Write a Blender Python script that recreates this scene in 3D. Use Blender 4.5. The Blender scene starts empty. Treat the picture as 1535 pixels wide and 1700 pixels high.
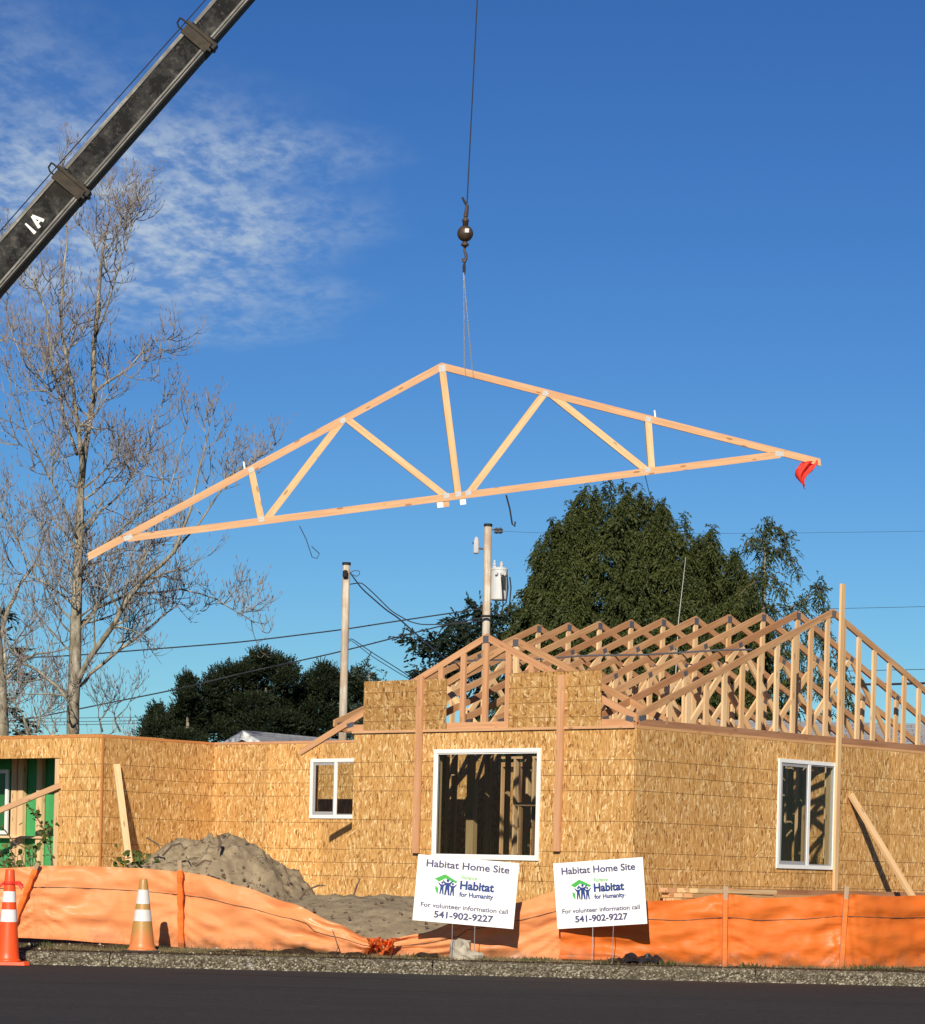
import bpy, math, random
import numpy as np
from mathutils import Vector, Matrix, noise as mnoise

# ------------------------------------------------------------------ camera, sky, sun, exposure
F_PX, CX, CY, ROLL, CAMZ = 4684.2, 767.5, 1451.4, 0.0248, 0.95
sc = bpy.context.scene
col = sc.collection
cam_d = bpy.data.cameras.new("camera")
cam = bpy.data.objects.new("camera", cam_d)
col.objects.link(cam)
cam.location = (0, 0, CAMZ)
cam.rotation_euler = (math.pi / 2, -ROLL, 0)
cam_d.sensor_fit = 'HORIZONTAL'
cam_d.sensor_width = 36
cam_d.lens = 36 * F_PX / 1535
cam_d.shift_y = (CY - 850) / 1535
cam_d.clip_start, cam_d.clip_end = 0.5, 4000
sc.camera = cam
sc.view_settings.view_transform = 'Standard'
sc.view_settings.look = 'None'
sc.view_settings.exposure = 0.27
sc.view_settings.gamma = 1
SUN_AZ, SUN_EL = math.radians(8.5), math.radians(28)      # from the left of the camera's back, low morning sun
sd = Vector((math.sin(SUN_AZ) * math.cos(SUN_EL), math.cos(SUN_AZ) * math.cos(SUN_EL), -math.sin(SUN_EL)))
sun_d = bpy.data.lights.new("sun", 'SUN')
sun_d.energy = 4.8
sun_d.angle = math.radians(0.5)
sun_d.color = (1, 0.90, 0.74)
sun = bpy.data.objects.new("sun", sun_d)
col.objects.link(sun)
sun.rotation_euler = sd.to_track_quat('-Z', 'Y').to_euler()
sun.location = (-5, -20, 30)


class NT:
    """small helper round a node tree"""
    def __init__(s, nt):
        s.nt = nt
    def n(s, t, ins=None, **kw):
        nd = s.nt.nodes.new(t)
        for k, v in kw.items():
            setattr(nd, k, v)
        for k, v in (ins or {}).items():
            sock = nd.inputs[k]
            if isinstance(v, bpy.types.NodeSocket):
                s.nt.links.new(v, sock)
            else:
                sock.default_value = v
        return nd
    def math(s, op, a, b=0.0, c=0.0, clamp=False):
        return s.n('ShaderNodeMath', {0: a, 1: b, 2: c}, operation=op, use_clamp=clamp).outputs[0]
    def mix(s, f, a, b, mode='MIX'):
        nd = s.n('ShaderNodeMix', data_type='RGBA', blend_type=mode)
        for i, v in ((0, f), (6, a), (7, b)):
            if isinstance(v, bpy.types.NodeSocket):
                s.nt.links.new(v, nd.inputs[i])
            else:
                nd.inputs[i].default_value = v if i == 0 else (*v[:3], 1)
        return nd.outputs[2]
    def ramp(s, f, stops, interp='LINEAR'):
        nd = s.n('ShaderNodeValToRGB', {0: f})
        cr = nd.color_ramp
        cr.interpolation = interp
        while len(cr.elements) < len(stops):
            cr.elements.new(0.5)
        for e, (p, c) in zip(cr.elements, stops):
            e.position = p
            e.color = (c, c, c, 1) if isinstance(c, (int, float)) else (*c[:3], 1)
        return nd.outputs[0]
    def mapping(s, v, scale=(1, 1, 1), rot=(0, 0, 0), loc=(0, 0, 0)):
        return s.n('ShaderNodeMapping', {0: v, 'Scale': scale, 'Rotation': rot, 'Location': loc}).outputs[0]
    def noise(s, v, scale, detail=3, rough=0.55, out=0):
        return s.n('ShaderNodeTexNoise', {'Vector': v, 'Scale': scale, 'Detail': detail, 'Roughness': rough}).outputs[out]


world = bpy.data.worlds.new("World")
sc.world = world
world.use_nodes = True
W = NT(world.node_tree)
world.node_tree.nodes.clear()
sky = W.n('ShaderNodeTexSky', sky_type='NISHITA', sun_disc=False, sun_elevation=SUN_EL,
          sun_rotation=math.pi + SUN_AZ, altitude=0, air_density=1.0, dust_density=0.0, ozone_density=3.0)
tc = W.n('ShaderNodeTexCoord').outputs['Generated']
sep = W.n('ShaderNodeSeparateXYZ', {0: tc})
# thin high cloud on a level sheet: direction divided by its height
zz = W.math('MAXIMUM', sep.outputs[2], 0.03)
px_ = W.math('DIVIDE', sep.outputs[0], zz)
py_ = W.math('DIVIDE', sep.outputs[1], zz)
pl = W.n('ShaderNodeCombineXYZ', {0: px_, 1: py_}).outputs[0]
big = W.noise(W.mapping(pl, (1, 1, 1), (0, 0, 0), (3.1, 0.4, 0)), 1.3, 3, 0.5)
dx = W.math('DIVIDE', W.math('ADD', px_, 0.62), 0.46)
dy = W.math('DIVIDE', W.math('SUBTRACT', py_, 4.35), 0.95)
rr = W.math('SQRT', W.math('ADD', W.math('MULTIPLY', dx, dx), W.math('MULTIPLY', dy, dy)))
patch = W.math('SUBTRACT', 1.18, rr)
patch = W.math('ADD', patch, W.math('MULTIPLY', W.math('SUBTRACT', big, 0.5), 1.2))
patch = W.n('ShaderNodeMapRange', {0: patch, 1: 0.0, 2: 0.75, 3: 0.0, 4: 1.0}, interpolation_type='SMOOTHSTEP').outputs[0]
wp = W.mapping(pl, (10.5, 4.6, 1), (0, 0, 0.45))
rip = W.noise(wp, 1.4, 5, 0.6)
rip2 = W.noise(W.mapping(pl, (34, 15, 1), (0, 0, 0.4)), 1.2, 4, 0.6)
rv = W.math('ADD', W.math('MULTIPLY', rip, 0.65), W.math('MULTIPLY', rip2, 0.35))
rv = W.n('ShaderNodeMapRange', {0: rv, 1: 0.37, 2: 0.66, 3: 0.14, 4: 1.0}, interpolation_type='SMOOTHSTEP').outputs[0]
cl = W.math('MULTIPLY', W.math('MULTIPLY', patch, rv), 0.88)
skyc = W.n('ShaderNodeVectorMath', {0: sky.outputs[0], 'Scale': 0.1}, operation='SCALE').outputs[0]
skyc = W.n('ShaderNodeGamma', {0: skyc, 1: 1.25}).outputs[0]
skyc = W.n('ShaderNodeVectorMath', {0: skyc, 'Scale': 10.0}, operation='SCALE').outputs[0]
skyc = W.n('ShaderNodeHueSaturation', {'Hue': 0.512, 'Saturation': 1.10, 'Value': 1.0, 'Color': skyc}).outputs[0]
skyc = W.n('ShaderNodeVectorMath', {0: skyc, 1: (0.475, 0.755, 0.93)}, operation='MULTIPLY').outputs[0]
skyc = W.mix(cl, skyc, (5.2, 6.3, 7.6))
bg = W.n('ShaderNodeBackground', {0: skyc, 1: 0.075})
W.n('ShaderNodeOutputWorld', {0: bg.outputs[0]})

rng = random.Random(7)
R_ = math.radians


# ------------------------------------------------------------------ measuring helpers: a sight line meets a depth or a wall plane
def at(x, y, Y):
    u, v = x - CX, y - CY
    c, s = math.cos(ROLL), math.sin(ROLL)
    return Vector(((u * c + v * s) * Y / F_PX, Y, CAMZ - (-u * s + v * c) * Y / F_PX))


PHI = 0.7239
HX = Vector((math.cos(PHI), -math.sin(PHI), 0))      # house axes: along the front wall, and back along the side wall
HY = Vector((math.sin(PHI), math.cos(PHI), 0))
HC = Vector((2.2199, 36.896, 0))                     # the house corner
OSB_T = CAMZ + 1.5568 + 0.4064                       # top edge of the wall sheets
OSB_B = OSB_T - 2.44


def loc(p):
    d = p - HC
    return Vector((d.dot(HX), d.dot(HY), p.z))


def on_front(x, y, ly=0.0):
    o = Vector((0, 0, CAMZ)); d = at(x, y, 10) - o
    t = (ly - (o - HC).dot(HY)) / d.dot(HY)
    return loc(o + d * t)


def on_side(x, y, lx=0.0):
    o = Vector((0, 0, CAMZ)); d = at(x, y, 10) - o
    t = (lx - (o - HC).dot(HX)) / d.dot(HX)
    return loc(o + d * t)


# ------------------------------------------------------------------ materials
def material(name, build):
    m = bpy.data.materials.new(name)
    m.use_nodes = True
    m.node_tree.nodes.clear()
    T = NT(m.node_tree)
    out = build(T)
    o = T.n('ShaderNodeOutputMaterial')
    m.node_tree.links.new(out, o.inputs[0])
    return m


def pbr(T, c, rough=0.7, spec=0.3, metal=0.0, bump=None, bstr=0.3, bdist=0.01):
    ins = {'Base Color': c if isinstance(c, bpy.types.NodeSocket) else (*c[:3], 1), 'Roughness': rough,
           'Metallic': metal, 'Specular IOR Level': spec}
    if bump is not None:
        ins['Normal'] = T.n('ShaderNodeBump', {'Height': bump, 'Strength': bstr, 'Distance': bdist}).outputs[0]
    return T.n('ShaderNodeBsdfPrincipled', ins).outputs[0]


def ocoord(T):
    return T.n('ShaderNodeTexCoord').outputs['Object']


def plain(name, c, rough=0.6, spec=0.3, metal=0.0, var=0.12, scale=8):
    def b(T):
        v = ocoord(T)
        n = T.noise(v, scale, 4)
        f = T.n('ShaderNodeMapRange', {0: n, 1: 0.25, 2: 0.75, 3: 1 - var, 4: 1 + var}).outputs[0]
        cc = T.n('ShaderNodeVectorMath', {0: c, 'Scale': f}, operation='SCALE').outputs[0]
        return pbr(T, cc, rough, spec, metal, n, 0.15)
    return material(name, b)


def osb(name, upright, tone=1.0, lines=True, offs=(.4064, .6096, .8128, 1.2192, 1.6256, 1.8288, 2.032)):
    def b(T):
        v = ocoord(T)
        s = T.n('ShaderNodeSeparateXYZ', {0: v})
        u = T.math('ADD', s.outputs[0], s.outputs[1])
        z = s.outputs[2]
        w = T.n('ShaderNodeCombineXYZ', {0: u, 1: z}).outputs[0]
        wob = T.noise(w, 6, 2, 0.5, 1)
        wv = T.n('ShaderNodeVectorMath', {0: w, 1: T.n('ShaderNodeVectorMath', {0: wob, 'Scale': 0.010}, operation='SCALE').outputs[0]}, operation='ADD').outputs[0]
        def layer(ang, sx, sy, off):
            p = T.mapping(wv, (1, 1, 1), (0, 0, ang), (off, off * 0.7, 0))
            p = T.mapping(p, (sx, sy, 1))
            vo = T.n('ShaderNodeTexVoronoi', {'Vector': p, 'Scale': 1.0, 'Randomness': 1.0}, voronoi_dimensions='2D')
            return T.n('ShaderNodeSeparateColor', {0: vo.outputs['Color']})
        lay = []
        angs = [(0.02, 66, 12), (-0.07, 58, 10.5), (0.13, 52, 11), (-0.24, 60, 15), (0.9, 54, 18)] if upright else \
               [(0.5, 46, 13), (-0.5, 44, 14), (1.3, 42, 13), (-1.0, 48, 14), (0.0, 48, 13)]
        for i, (a, sx, sy) in enumerate(angs):
            lay.append(layer(a, sx, sy, 3.7 * i + 1))
        val = lay[0].outputs[0]
        thr = [0.55, 0.62, 0.76, 0.90] if upright else [0.45, 0.5, 0.6, 0.6]
        for i in range(1, 5):
            m = T.math('GREATER_THAN', lay[i].outputs[1], thr[i - 1])
            val = T.math('ADD', T.math('MULTIPLY', val, T.math('SUBTRACT', 1.0, m)), T.math('MULTIPLY', lay[i].outputs[0], m))
        t = tone
        stops = [(0.0, (.20 * t, .078 * t, .02 * t)), (0.08, (.36 * t, .17 * t, .05 * t)), (0.22, (.52 * t, .27 * t, .085 * t)),
                 (0.6, (.60 * t, .335 * t, .115 * t)), (0.82, (.68 * t, .41 * t, .155 * t)), (0.93, (.82 * t, .57 * t, .27 * t)), (1.0, (.90 * t, .68 * t, .37 * t))]
        c = T.ramp(val, stops)
        # broad change of tone from sheet to sheet, faint stain
        big = T.noise(T.mapping(w, (1.3, 0.9, 1)), 1.0, 3)
        c = T.mix(T.n('ShaderNodeMapRange', {0: big, 1: 0.35, 2: 0.7, 3: 0.0, 4: 0.22}).outputs[0], c, (.52 * t, .27 * t, .075 * t))
        oi = T.n('ShaderNodeObjectInfo').outputs['Random']
        c = T.n('ShaderNodeHueSaturation', {'Color': c, 'Value': T.n('ShaderNodeMapRange', {0: oi, 3: 0.80, 4: 1.12}).outputs[0]}).outputs[0]
        # printed nailing lines
        if lines:
            ln = None
            for off in offs:
                k = T.math('COMPARE', z, OSB_T - off, 0.0048)
                ln = k if ln is None else T.math('MAXIMUM', ln, k)
            for st in (.4064, .6096):
                k = T.math('LESS_THAN', T.math('PINGPONG', T.math('ADD', u, 0.11 * st + 40 * st), st / 2), 0.0028)
                ln = T.math('MAXIMUM', ln, T.math('MULTIPLY', k, 0.45 if upright else 0.9))
            brk = T.math('GREATER_THAN', T.noise(w, 9, 2), 0.40)
            ln = T.math('MULTIPLY', T.math('MULTIPLY', ln, T.math('ADD', 0.45, T.math('MULTIPLY', brk, 0.55))), 0.82)
            c = T.mix(ln, c, (.17, .085, .03))
        return pbr(T, c, 0.62, 0.25, 0, val, 0.35, 0.004)
    return material(name, b)


def lumber(name, a, c2, knot=0.5, worn=0.0):
    def b(T):
        v = ocoord(T)
        oi = T.n('ShaderNodeObjectInfo').outputs['Random']
        sh = T.n('ShaderNodeCombineXYZ', {0: T.math('MULTIPLY', oi, 37.0), 1: T.math('MULTIPLY', oi, 11.0), 2: T.math('MULTIPLY', oi, 5.0)}).outputs[0]
        vv = T.n('ShaderNodeVectorMath', {0: v, 1: sh}, operation='ADD').outputs[0]
        g = T.noise(T.mapping(vv, (1.6, 34, 34)), 1.0, 4, 0.6)
        blot = T.noise(T.mapping(vv, (1.1, 6, 6)), 1.0, 3, 0.5)
        c = T.mix(oi, a, c2)
        c = T.mix(T.n('ShaderNodeMapRange', {0: g, 1: 0.38, 2: 0.72, 3: 0, 4: 0.55}).outputs[0], c, tuple(x * y for x, y in zip(a, (.66, .55, .44))))
        c = T.mix(T.n('ShaderNodeMapRange', {0: blot, 1: 0.45, 2: 0.75, 3: 0, 4: 0.35 + worn}).outputs[0], c, tuple(x * y for x, y in zip(a, (.72, .60, .50))))
        kn = T.n('ShaderNodeTexVoronoi', {'Vector': T.mapping(vv, (2.6, 9, 9)), 'Scale': 1.0, 'Randomness': 1.0})
        kd = T.n('ShaderNodeMapRange', {0: kn.outputs['Distance'], 1: 0.10, 2: 0.17, 3: 0.85, 4: 0.0}, interpolation_type='SMOOTHSTEP').outputs[0]
        c = T.mix(T.math('MULTIPLY', kd, knot), c, (.20, .085, .03))
        return pbr(T, c, 0.65, 0.22, 0, g, 0.2, 0.003)
    return material(name, b)


M = {}
M['osb'] = osb('osb_upright_strands', True)
M['osb_cross'] = osb('osb_crossed_strands', False, 0.78, True, (-.17, -.37, -.575, -.78, -.98))
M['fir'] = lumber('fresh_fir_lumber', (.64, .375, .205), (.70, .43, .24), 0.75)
M['fir_pale'] = lumber('pale_fir_lumber', (.72, .48, .25), (.78, .56, .32), 0.7)
M['stud'] = lumber('stud_lumber', (.66, .42, .21), (.82, .60, .35), 0.6)
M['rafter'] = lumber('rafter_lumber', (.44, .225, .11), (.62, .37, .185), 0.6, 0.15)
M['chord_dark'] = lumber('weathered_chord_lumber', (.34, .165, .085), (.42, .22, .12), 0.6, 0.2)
M['trim_pink'] = lumber('pink_fir_board', (.57, .30, .155), (.64, .36, .19), 0.4)
M['plate'] = lumber('wall_plate_lumber', (.62, .36, .17), (.66, .38, .17), 0.4)
M['plate_orange'] = lumber('wall_plate_orange_lumber', (.60, .25, .085), (.62, .27, .09), 0.3)
M['steel'] = plain('galvanised_plate', (.19, .19, .21), 0.45, 0.5, 0.6, 0.25, 60)
M['steel_bright'] = plain('bright_galvanised_plate', (.55, .54, .52), 0.5, 0.4, 0.25, 0.25, 60)
M['white'] = plain('white_vinyl', (.80, .80, .78), 0.4, 0.4, 0, 0.03)
M['grey_sash'] = plain('grey_sash', (.33, .33, .34), 0.5, 0.4, 0, 0.05)
M['green'] = plain('green_wall_sheathing', (.06, .33, .11), 0.75, 0.2, 0, 0.12, 5)
M['concrete'] = plain('slab_concrete', (.33, .31, .28), 0.85, 0.2, 0, 0.15, 6)
M['black'] = plain('black_rubber', (.018, .018, .02), 0.7, 0.3, 0, 0.2, 10)
M['cable'] = plain('dark_wire_rope', (.03, .033, .04), 0.6, 0.4, 0.2, 0.1)
M['wire_silver'] = plain('steel_wire', (.45, .45, .45), 0.4, 0.5, 0.6, 0.1)
M['ball'] = plain('rusty_brown_steel', (.075, .05, .035), 0.55, 0.4, 0.3, 0.35, 14)
M['red_cloth'] = plain('red_flag_cloth', (.62, .035, .02), 0.6, 0.3, 0, 0.12, 10)
M['hivis'] = plain('yellow_green_vest_cloth', (.60, .80, .03), 0.6, 0.3, 0, 0.05)
M['skin'] = plain('skin', (.50, .30, .21), 0.55, 0.3, 0, 0.06)
M['jeans'] = plain('dark_blue_cloth', (.03, .04, .07), 0.8, 0.2, 0, 0.15)
M['sign'] = plain('white_sign_board', (.84, .84, .82), 0.45, 0.35, 0, 0.015)
M['ink'] = plain('indigo_ink', (.075, .075, .17), 0.5, 0.3, 0, 0.02)
M['ink_blue'] = plain('blue_ink', (.025, .055, .22), 0.5, 0.3, 0, 0.02)
M['ink_green'] = plain('green_ink', (.07, .42, .08), 0.5, 0.3, 0, 0.02)
M['white_paint'] = plain('white_lettering_paint', (.78, .77, .72), 0.6, 0.3, 0, 0.06, 40)
M['insulator'] = plain('grey_porcelain', (.5, .5, .52), 0.3, 0.5, 0, 0.1)
M['tank'] = plain('pale_grey_tank_paint', (.56, .57, .56), 0.4, 0.4, 0, 0.06, 4)
M['roof_white'] = plain('white_painted_boards', (.78, .78, .76), 0.6, 0.3, 0, 0.04)
M['tar'] = plain('black_plastic_sheet', (.012, .012, .014), 0.35, 0.5, 0, 0.2, 20)
M['rock'] = plain('pale_concrete_rubble', (.38, .34, .27), 0.9, 0.2, 0, 0.25, 18)
M['twig'] = plain('dead_twig', (.14, .10, .07), 0.8, 0.2, 0, 0.3, 30)


def glass_b(T):
    g = T.n('ShaderNodeBsdfGlossy', {'Color': (1, 1, 1, 1), 'Roughness': 0.01}).outputs[0]
    t = T.n('ShaderNodeBsdfTransparent', {'Color': (.78, .80, .79, 1)}).outputs[0]
    fc = T.n('ShaderNodeLayerWeight', {'Blend': 0.5}).outputs['Facing']
    fr = T.math('ADD', 0.012, T.math('MULTIPLY', T.math('POWER', fc, 4.0), 0.5))
    return T.n('ShaderNodeMixShader', {0: fr, 1: t, 2: g}).outputs[0]
M['glass'] = material('window_glass', glass_b)


def asphalt_b(T):
    v = ocoord(T)
    n1 = T.noise(v, 260, 3, 0.7); n2 = T.noise(v, 1.1, 4); n3 = T.noise(T.mapping(v, (0.25, 1.6, 1)), 1, 4)
    sp = T.n('ShaderNodeTexVoronoi', {'Vector': v, 'Scale': 120.0}).outputs['Distance']
    c = T.ramp(n1, [(0.3, (.018, .016, .0145)), (0.55, (.032, .028, .025)), (0.8, (.075, .066, .058))])
    c = T.mix(T.n('ShaderNodeMapRange', {0: n3, 1: 0.35, 2: 0.7, 3: 0, 4: 0.4}).outputs[0], c, (.048, .043, .038))
    c = T.mix(T.n('ShaderNodeMapRange', {0: n2, 1: 0.55, 2: 0.75, 3: 0, 4: 0.35}).outputs[0], c, (.021, .019, .018))
    gr = T.noise(T.mapping(v, (26, 5, 1)), 1, 5, 0.75)
    c = T.n('ShaderNodeVectorMath', {0: c, 'Scale': T.n('ShaderNodeMapRange', {0: gr, 1: 0.3, 2: 0.75, 3: 0.72, 4: 1.5}).outputs[0]}, operation='SCALE').outputs[0]
    s = T.n('ShaderNodeSeparateXYZ', {0: v})
    # tar seams: long wandering cracks running with the street
    def crack(y0, amp, fr, wd, lo, hi):
        w = T.math('MULTIPLY', T.math('SUBTRACT', T.noise(T.n('ShaderNodeCombineXYZ', {0: s.outputs[0], 1: y0}).outputs[0], fr, 3), 0.5), amp)
        d = T.math('ABSOLUTE', T.math('SUBTRACT', T.math('SUBTRACT', s.outputs[1], y0), w))
        k = T.math('LESS_THAN', d, wd)
        return T.math('MULTIPLY', k, T.math('MULTIPLY', T.math('GREATER_THAN', s.outputs[0], lo), T.math('LESS_THAN', s.outputs[0], hi)))
    k = T.math('MAXIMUM', crack(25.3, 0.9, 0.35, 0.10, -2.6, 1.0), T.math('MAXIMUM', crack(26.35, 0.25, 0.5, 0.05, -4.2, -2.9), crack(22.6, 1.6, 0.3, 0.05, -9, 9)))
    c = T.mix(T.math('MULTIPLY', k, 0.85), c, (.012, .012, .012))
    du = T.n('ShaderNodeMapRange', {0: T.math('ADD', s.outputs[1], T.math('MULTIPLY', T.noise(T.mapping(v, (0.6, 2.2, 1)), 1, 4, 0.6), 1.6)), 1: 27.0, 2: 27.7, 3: 0, 4: 0.5}).outputs[0]
    c = T.mix(du, c, (.085, .072, .052))
    # pale scuffs
    sc_ = T.noise(T.mapping(v, (2.2, 14, 1)), 1, 3, 0.6)
    m = T.n('ShaderNodeMapRange', {0: sc_, 1: 0.66, 2: 0.70, 3: 0, 4: 0.5}).outputs[0]
    c = T.mix(m, c, (.15, .14, .13))
    return pbr(T, c, 0.88, 0.25, 0, T.math('ADD', n1, sp), 0.55, 0.006)
M['asphalt'] = material('worn_asphalt', asphalt_b)


def kerb_b(T):
    v = ocoord(T)
    vo = T.n('ShaderNodeTexVoronoi', {'Vector': v, 'Scale': 58.0, 'Randomness': 1.0})
    cs = T.n('ShaderNodeSeparateColor', {0: vo.outputs['Color']})
    c = T.ramp(cs.outputs[0], [(0, (.05, .041, .028)), (0.35, (.13, .108, .072)), (0.7, (.25, .215, .15)), (1, (.52, .47, .36))])
    e = T.n('ShaderNodeMapRange', {0: vo.outputs['Distance'], 1: 0.35, 2: 0.65, 3: 0, 4: 0.6}).outputs[0]
    c = T.mix(e, c, (.075, .064, .045))
    n = T.noise(v, 2.2, 4)
    c = T.mix(T.n('ShaderNodeMapRange', {0: n, 1: 0.45, 2: 0.7, 3: 0, 4: 0.5}).outputs[0], c, (.10, .086, .058))
    pt = T.n('ShaderNodeMapRange', {0: T.noise(v, 1.15, 4, 0.7), 1: 0.70, 2: 0.74, 3: 0, 4: 0.7}).outputs[0]
    c = T.mix(pt, c, (.5, .49, .46))
    return pbr(T, c, 0.9, 0.2, 0, T.math('SUBTRACT', 1.0, vo.outputs['Distance']), 0.9, 0.02)
M['kerb'] = material('exposed_aggregate_kerb', kerb_b)


def soil_b(T):
    v = ocoord(T)
    n = T.noise(v, 9, 6, 0.7); n2 = T.noise(v, 0.9, 4); n3 = T.noise(v, 55, 4, 0.7)
    c = T.ramp(n, [(0.25, (.035, .025, .016)), (0.5, (.068, .049, .031)), (0.75, (.13, .098, .062))])
    c = T.mix(T.n('ShaderNodeMapRange', {0: n2, 1: 0.42, 2: 0.62, 3: 0, 4: 0.55}).outputs[0], c, (.10, .083, .05))
    c = T.mix(T.math('MULTIPLY', n3, 0.35), c, (.03, .022, .016))
    return pbr(T, c, 0.95, 0.1, 0, T.math('ADD', n, n3), 0.8, 0.03)
M['soil'] = material('bare_soil', soil_b)


def sand_b(T):
    v = ocoord(T)
    n = T.noise(v, 7, 6, 0.7); n3 = T.noise(v, 70, 3, 0.7); n2 = T.noise(v, 2.0, 4)
    c = T.ramp(n, [(0.25, (.18, .135, .085)), (0.5, (.31, .243, .155)), (0.8, (.44, .355, .235))])
    c = T.mix(T.n('ShaderNodeMapRange', {0: n2, 1: 0.5, 2: 0.7, 3: 0, 4: 0.6}).outputs[0], c, (.20, .155, .11))
    vo = T.n('ShaderNodeTexVoronoi', {'Vector': v, 'Scale': 7.0}).outputs['Distance']
    sp = T.math('MULTIPLY', T.math('LESS_THAN', vo, 0.17), T.math('GREATER_THAN', T.noise(v, 3.3, 2), 0.5))
    c = T.mix(T.math('MULTIPLY', sp, 0.75), c, (.06, .045, .03))
    return pbr(T, c, 0.95, 0.12, 0, T.math('ADD', n, T.math('MULTIPLY', n3, 0.6)), 0.7, 0.03)
M['sand'] = material('damp_sand', sand_b)


def fence_mat(name, c0, c1):
    def b(T):
        v = ocoord(T)
        n = T.noise(T.mapping(v, (1.2, 1, 4.0), (0, 0.5, 0)), 2.2, 5, 0.6)
        fine = T.noise(v, 38, 3, 0.6)
        wr = T.noise(T.mapping(v, (1.3, 1.3, 3.6), (0, -0.5, 0)), 1.5, 4, 0.5)
        c = T.mix(T.n('ShaderNodeMapRange', {0: n, 1: 0.3, 2: 0.7, 3: 0, 4: 1}).outputs[0], c0, c1)
        zz2 = T.n('ShaderNodeSeparateXYZ', {0: v}).outputs[2]
        mud = T.n('ShaderNodeMapRange', {0: T.math('ADD', zz2, T.math('MULTIPLY', T.noise(v, 5, 5, 0.7), -0.55)), 1: -0.14, 2: 0.0, 3: 0.6, 4: 0.0}).outputs[0]
        c = T.mix(mud, c, (.20, .12, .07))
        cr = T.math('ABSOLUTE', T.math('SUBTRACT', T.noise(T.mapping(v, (1.6, 1.6, 4.4), (0, 0.6, 0)), 1.1, 3, 0.55), 0.5))
        wr = T.math('ADD', wr, T.math('MULTIPLY', T.math('MINIMUM', cr, 0.12), 1.6))
        bh = T.math('ADD', T.math('MULTIPLY', wr, 1.0), T.math('MULTIPLY', fine, 0.06))
        nb = T.n('ShaderNodeBump', {'Height': bh, 'Strength': 0.30, 'Distance': 0.04}).outputs[0]
        p = T.n('ShaderNodeBsdfPrincipled', {'Base Color': c, 'Roughness': T.n('ShaderNodeMapRange', {0: T.noise(v, 1.7, 3), 1: 0.45, 2: 0.7, 3: 0.62, 4: 0.30}).outputs[0], 'Specular IOR Level': 0.28, 'Normal': nb}).outputs[0]
        t = T.n('ShaderNodeBsdfTranslucent', {'Color': T.mix(0.5, c, (.95, .22, .02)), 'Normal': nb}).outputs[0]
        return T.n('ShaderNodeMixShader', {0: 0.22, 1: p, 2: t}).outputs[0]
    return material(name, b)
M['fence_lit'] = fence_mat('sunlit_tone_orange_plastic', (.88, .31, .11), (.90, .36, .15))  # paler tone paints fuller sun into the left run's plastic
M['fence_less_lit'] = fence_mat('dimmer_tone_orange_plastic', (.78, .165, .022), (.80, .20, .035))  # same plastic, deeper tone painted in for weaker sun on the right run
M['stake_cover'] = fence_mat('orange_stake_sleeve', (.90, .19, .03), (.90, .25, .05))
M['stake'] = lumber('grey_wood_stake', (.36, .25, .16), (.48, .35, .24), 0.3)


def boom_b(T):
    v = ocoord(T)
    n = T.noise(v, 3.4, 8, 0.75); n2 = T.noise(v, 11, 6, 0.75); n3 = T.noise(v, 1.1, 3)
    c = T.ramp(n, [(0.40, (.004, .004, .0045)), (0.485, (.006, .006, .006)), (0.50, (.020, .020, .020)), (0.58, (.024, .024, .023)), (0.62, (.065, .060, .052))])
    c = T.mix(T.n('ShaderNodeMapRange', {0: n2, 1: 0.58, 2: 0.66, 3: 0, 4: 0.75}).outputs[0], c, (.085, .078, .066))
    c = T.mix(T.n('ShaderNodeMapRange', {0: n3, 1: 0.6, 2: 0.75, 3: 0, 4: 0.4}).outputs[0], c, (.026, .019, .013))
    return pbr(T, c, 0.7, 0.15, 0, n2, 0.2)
M['boom'] = material('flaking_dark_boom_paint', boom_b)


def boomedge_b(T):
    v = ocoord(T)
    n = T.noise(T.mapping(v, (1.2, 22, 22)), 1, 5, 0.7); n2 = T.noise(v, 5, 4, 0.7)
    c = T.ramp(n, [(0.36, (.02, .019, .018)), (0.5, (.07, .066, .058)), (0.64, (.24, .23, .20))])
    c = T.mix(T.n('ShaderNodeMapRange', {0: n2, 1: 0.42, 2: 0.62, 3: 0, 4: 0.85}).outputs[0], c, (.022, .02, .018))
    return pbr(T, c, 0.5, 0.4, 0, n, 0.2)
M['boom_edge'] = material('scraped_boom_flange', boomedge_b)
M['collar'] = plain('rusty_collar', (.035, .026, .017), 0.7, 0.3, 0.1, 0.45, 12)


def bark_b(T, pale=1.0):
    v = ocoord(T)
    n = T.noise(T.mapping(v, (1, 1, 0.35)), 7, 6, 0.7)
    n2 = T.noise(v, 1.1, 3)
    c = T.ramp(n, [(0.34, (.06, .05, .035)), (0.5, (.25, .22, .165)), (0.68, (.50, .455, .37))])
    c = T.mix(T.n('ShaderNodeMapRange', {0: n2, 1: 0.45, 2: 0.7, 3: 0, 4: 0.5}).outputs[0], c, (.26, .22, .14))
    return pbr(T, c, 0.9, 0.15, 0, n, 0.6, 0.03)
M['bark'] = material('grey_tan_bark', bark_b)
M['twigs'] = plain('winter_twigs', (.205, .185, .165), 0.85, 0.15, 0, 0.35, 3)
M['buds'] = plain('reddish_buds', (.15, .12, .12), 0.8, 0.2, 0, 0.3, 3)


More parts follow.
